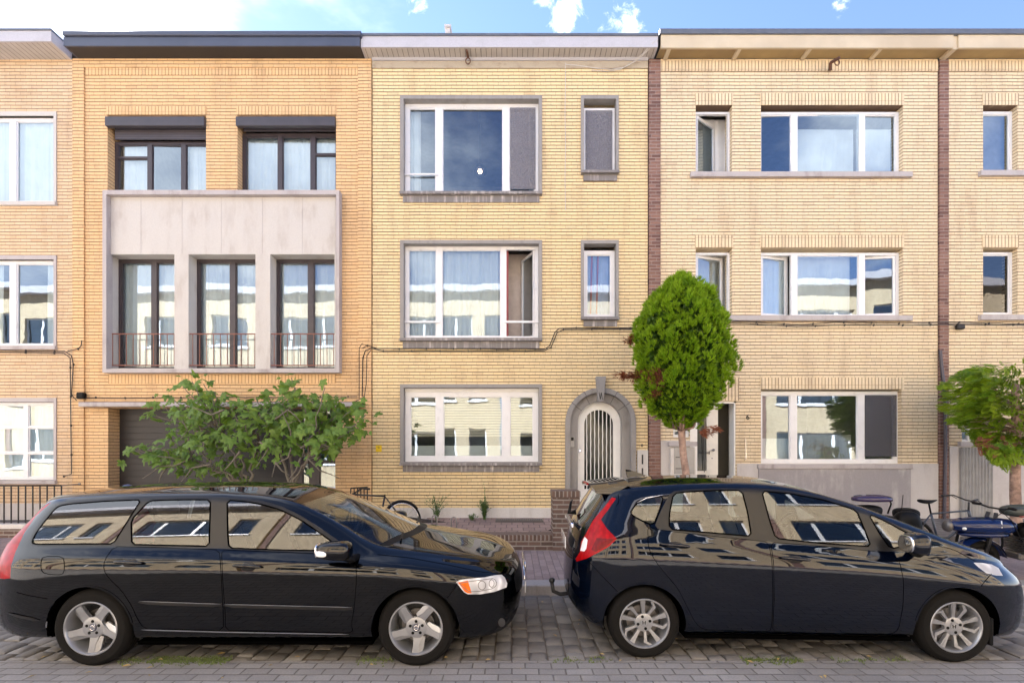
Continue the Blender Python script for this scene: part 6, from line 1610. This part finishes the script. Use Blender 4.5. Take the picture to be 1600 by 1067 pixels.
def bicycle(label, loc, rz, col, mirror_dir=1, basket=False, group=None, saddle=True):
    root = thing('bicycle', label, 'bicycle', (0, 0, 0), group); fm = simple('bicycle frame paint', col, .35, coat=.5)
    r = .34; wb = 1.04
    for cx in (0, wb):
        b = MB(); b.tube([(cx+r*math.cos(a), 0, r+.0+r*math.sin(a)) for a in np.linspace(0, 2*PI, 49)], .020, 8, cap=False); w_ = b.build('wheel', M['rubber'], root, smooth=True, local=True)
        b = MB(); b.tube([(cx+(r-.026)*math.cos(a), 0, r+(r-.026)*math.sin(a)) for a in np.linspace(0, 2*PI, 49)], .010, 6, cap=False)
        for k in range(18): a = 2*PI*k/18; b.tube([(cx+.02*math.cos(a+1), .02*(-1)**k, r+.02*math.sin(a+1)), (cx+(r-.03)*math.cos(a), 0, r+(r-.03)*math.sin(a))], .0016, 4)
        b.tube([(cx, -.05, r), (cx, .05, r)], .018, 8); b.build('rim', M['chrome'], w_, smooth=True, local=True)
    bb = (.44, 0, .29); st = (.30, 0, .80); ht = (.86, 0, .86); hb = (.90, 0, .70)
    b = MB()
    for p, q, rr_ in ((bb, st, .017), (bb, hb, .02), (st, ht, .015), ((0, .03, r), bb, .010), ((0, -.03, r), bb, .010), ((0, .03, r), st, .009), ((0, -.03, r), st, .009), (hb, ht, .02), (hb, (wb, .04, r), .012), (hb, (wb, -.04, r), .012)): b.tube([p, q], rr_, 8)
    b.build('frame', fm, root, smooth=True, local=True)
    b = MB(); b.tube([st, (.26, 0, .98) if saddle else (.295, 0, .83)], .013, 8); sp_ = b.build('seat_post', M['blackplastic'], root, smooth=True, local=True)
    if saddle:
     e = ell((.25, 0, 1.0), (.14, .085, .028), .8, 20, 10, taper=-.55); e.v = [(x, y*(1-.6*max(0, (x-.25)/.14)), z+.02*abs((x-.22)/.14)**2) for x, y, z in e.v]; e.build('saddle', M['blackplastic'], root, smooth=True, local=True)
    hz = 0 if saddle else .16
    b = MB(); b.tube([ht, (.86, 0, 1.0-hz)], .014, 8); b.tube([(.70, -.29, 1.06-hz), (.80, -.24, 1.08-hz), (.88, -.08, 1.02-hz), (.88, .08, 1.02-hz), (.80, .24, 1.08-hz), (.70, .29, 1.06-hz)], .012, 8)
    for s in (-1, 1): b.tube([(.66, .30*s, 1.055-hz), (.76, .27*s, 1.07-hz)], .018, 8); b.tube([(.78, .25*s, 1.07-hz), (.86, .24*s, 1.02-hz)], .006, 5)
    b.build('handlebar', M['black_iron'], root, smooth=True, local=True)
    b = MB(); b.lathe([(.09, -.004), (.095, 0), (.09, .004), (.03, .004)], 28, 'y', (bb[0], -.05, bb[2])); b.tube([(bb[0], -.07, bb[2]), (bb[0]+.10, -.07, bb[2]-.13)], .009, 6); b.tube([(bb[0], .07, bb[2]), (bb[0]-.10, .07, bb[2]+.13)], .009, 6)
    b.box(bb[0]+.05, bb[0]+.14, -.15, -.07, bb[2]-.145, bb[2]-.12, .005); b.box(bb[0]-.14, bb[0]-.05, .07, .15, bb[2]+.12, bb[2]+.145, .005); b.build('crank', M['steel'], root, local=True)
    b = MB(); b.tube([((r+.025)*math.cos(a), 0, r+(r+.025)*math.sin(a)) for a in np.linspace(.3, 2.6, 16)], .014, 6); b.tube([(wb+(r+.025)*math.cos(a), 0, r+(r+.025)*math.sin(a)) for a in np.linspace(.6, 2.4, 14)], .014, 6); b.each('mudguard', M['black_iron'], root, smooth=True, local=True)
    if basket:
        b = MB(); b.box(-.26, .10, -.13, .13, .72, .735); b.tube([(-.22, -.1, .735), (-.20, -.1, 1.12)], .006, 5)
        e = ell((-.08, 0, .80), (.18, .14, .09), .7, 20, 10); b.add(e.v, e.f); b.build('carrier_bag', M['blackplastic'], root, smooth=True, local=True)
    root.location = loc; root.rotation_euler = rz; return root
bicycle('old black bicycle leaning behind the estate car bonnet', (wx(632, 8.75), 8.75, .17), (R(14), 0, R(215)), (.03,.03,.035), saddle=False)
bb_ = bicycle('dark bicycle with saddle and carrier, standing by the downpipe', (wx(1445, 7.15)-.23, 7.15, .12), (R(3), 0, R(-6)), (.03,.04,.06), basket=True)
bb_.scale = (.9, .9, .9)
# hoops, pipe, grating, leaf
hp = thing('bike_hoop', 'galvanised hoop nearer the bicycle wheel, one of two', 'bike rack', (0,0,0), 'galvanised bike hoops')
b = MB(); b.tube([(-.045,0,0),(-.045,0,.20),(-.035,0,.235),(0,0,.25),(.035,0,.235),(.045,0,.20),(.045,0,0)], .012, 8); b.build('hoop', simple('galvanised steel', (.33,.31,.30), .45, metal=.6), hp, smooth=True, local=True)
hp.location = (wx(679, 8.5), 8.5, .38)
h2 = copy_tree(hp); h2.location = (wx(709, 8.35), 8.35, .37); h2['label'] = 'galvanised hoop nearer the bushy weed, one of two'
b = MB(); P = [(wx(q, 9.0), 9.0+.02*math.sin(q), .53-.0011*(q-560)) for q in (560, 600, 640, 680, 710, 735)]; b.tube(P, [.10, .10, .095, .07, .05, .03], 12); tag(b.build('lying_pole', simple('dark weathered wood', (.045,.035,.03), .85, var=.4, scale=10, bump=.5), smooth=True, angle=50), 'dark weathered pole lying against the white plinth', 'pole')
gr = MB(); x0, x1 = wx(775, 9.0), wx(848, 9.0)
for k in range(26): X = x0+(x1-x0)*k/25; gr.box(X-.006, X+.006, 8.95, 9.22, .445, .475)
for y_ in (8.95, 9.085, 9.21): gr.box(x0-.01, x1+.01, y_, y_+.01, .44, .478)
tag(gr.build('floor_grating', simple('grey grating', (.20,.18,.17), .6, metal=.3)), 'grey metal grating in the terrace before the arched door', 'grating')
b = MB(); b.add([(0,0,0),(.06,.02,.02),(.12,.0,.0),(.07,-.03,.015)], [(0,1,2,3)]); o = b.build('fallen_leaf', M['blackplastic']); o.location = (wx(855, 8.3), 8.3, .39); tag(o, 'dark dry leaf lying on the terrace beside the pillar', 'leaf')

# ---------------- scooters at the right
def two_wheeler(root, y=0, wb=1.3, r=.27, rw=.06, x0=0):
    for cx in (x0, x0+wb):
        b = MB(); b.tube([(cx+(r-rw)*math.cos(a), y, r+(r-rw)*math.sin(a)) for a in np.linspace(0, 2*PI, 41)], rw, 12, cap=False); w_ = b.build('wheel', M['rubber'], root, smooth=True, local=True)
        b = MB(); b.lathe([(0,-.03),(.06,-.03),(.08,-.015),(r-rw*1.7,-.02),(r-rw*1.5,0),(r-rw*1.7,.02),(.06,.03),(0,.03)], 32, 'y', (cx, y, r)); b.build('rim', M['disc'], w_, smooth=True, angle=30, local=True)
M['blue_gloss'] = paint('glossy blue scooter paint', (.004, .012, .06), (.3,.5,1)); M['purple_gloss'] = paint('glossy purple paint', (.03, .02, .065), (.8,.7,1))
M['dark_leather'] = simple('dark green grey seat cover', (.035,.042,.038), .5)
sc = thing('motor_scooter', 'glossy blue motor scooter with dark seat, parked before the feathery conifer', 'scooter', (0,0,0))
two_wheeler(sc, 0, 1.3, .29, .065)
b = MB(); e = ell((.02, 0, .80), (.46, .20, .125), .82, 32, 18, taper=.12); b.add(e.v, e.f); e = ell((.05, 0, .68), (.34, .17, .05), .8, 28, 12); b.add(e.v, e.f); b.build('front_fairing', M['blue_gloss'], sc, smooth=True, local=True)
b = MB(); n = 22; vs = []
for k in range(n+1):
    a = .15+2.6*k/n
    for j in range(7): t_ = -1+2*j/6; rr_ = .345-.03*t_*t_; vs.append((rr_*math.cos(a), t_*.11, .29+rr_*math.sin(a)))
b.add(vs, [(k*7+j, k*7+j+1, k*7+8+j, k*7+7+j) for k in range(n) for j in range(6)]); b.build('front_fender', M['blue_gloss'], sc, smooth=True, local=True)
b = MB(); b.tube([(0,.09,.29),(.12,.09,.75),(.18,.06,1.0)], .025, 8); b.tube([(0,-.09,.29),(.12,-.09,.75),(.18,-.06,1.0)], .025, 8); b.tube([(.2,-.3,1.10),(.22,-.1,1.06),(.22,.1,1.06),(.2,.3,1.10)], .014, 8); b.build('fork', M['black_iron'], sc, smooth=True, local=True)
b = MB(); 
for c, rr_ in (((.85, 0, .72), (.34, .15, .14)), ((1.25, 0, .78), (.4, .15, .14))): e = ell(c, rr_, .7, 28, 14); b.add(e.v, e.f)
b.build('engine_cover', M['blackplastic'], sc, smooth=True, local=True)
e = ell((.95, 0, 1.02), (.62, .19, .095), .6, 32, 14); e.build('seat', M['dark_leather'], sc, smooth=True, local=True)
b = MB(); b.box(.40, .86, -.20, -.16, .955, .975, .005); b.build('seat_piping', simple('red brown piping', (.20,.04,.03), .5), sc, local=True)
b = MB(); e = ell((.62, -.19, .80), (.05, .02, .09), .8, 16, 10); b.add(e.v, e.f); b.build('side_lamp', M['lamp_red_dark'], sc, smooth=True, local=True)
b = MB(); b.tube([(.16,-.17,.90),(.14,-.20,.80)], .008, 6); e = ell((-.30, -.12, .78), (.04, .03, .03), 1, 14, 10); b.add(e.v, e.f); b.build('indicator_lamp', M['lamp_white'], sc, smooth=True, local=True)
b = MB(); b.box(.50, .52, -.34, -.18, .50, .62, .003); b.build('side_plate', simple('blue plate', (.02,.12,.5), .4), sc, local=True)
for q_ in (-1, 1):
    b = MB(); b.tube([(.21,.22*q_,1.09),(.19,.34*q_,1.09)], .020, 8); b.build('grip', M['blackplastic'], sc, smooth=True, local=True)
b = MB(); e = ell((-.44, 0, .79), (.05, .085, .085), .9, 20, 12); b.add(e.v, e.f); b.build('head_lamp', M['disc'], sc, smooth=True, local=True)
b = MB(); b.tube([(.75,-.17,.30),(1.0,-.18,.30),(1.5,-.19,.38)], .035, 10); b.build('exhaust', M['chrome'], sc, smooth=True, local=True)
b = MB()
for k in range(7): b.box(.50, .74, -.165, .165, .42+.035*k, .435+.035*k)
b.box(.46, .78, -.13, .13, .32, .42, .02); b.build('engine', M['disc'], sc, local=True)
b = MB(); b.tube([(.2,-.1,1.05),(.3,-.17,.9),(.45,-.17,.6)], .006, 5); b.tube([(.2,-.2,1.08),(.05,-.14,.9),(.02,-.1,.5)], .005, 5); b.build('cable', M['blackplastic'], sc, local=True)
sc.location = (wx(1527, 6.15), 6.15, .125); sc.scale = (.86, .86, .86); sc.rotation_euler = (R(2), 0, R(-4))
s2 = thing('motor_scooter', 'black scooter with glossy purple rounded seat hump, behind the hatchback bonnet', 'scooter', (0,0,0))
two_wheeler(s2, 0, 1.2, .25, .055, -.45)
b = MB()
for c, rr_ in (((0, 0, .55), (.42, .15, .25)), ((-.1, 0, .86), (.22, .13, .09)), ((.55, 0, .55), (.2, .14, .3))): e = ell(c, rr_, .7, 28, 14); b.add(e.v, e.f)
b.tube([(.16, -.1, .82), (.20, -.12, .98), (.16, -.13, 1.05)], .012, 8); b.build('body', M['blackplastic'], s2, smooth=True, local=True)
e = ell((-.02, 0, 1.045), (.30, .17, .075), .75, 36, 16); e.v = [(x, y, z if z > 1.02 else 1.02-(1.02-z)*.35) for x, y, z in e.v]; e.build('seat_hump', M['purple_gloss'], s2, smooth=True, local=True)
s2.location = (wx(1364, 7.0), 7.0, .125); s2.scale = (.9, .9, .9)
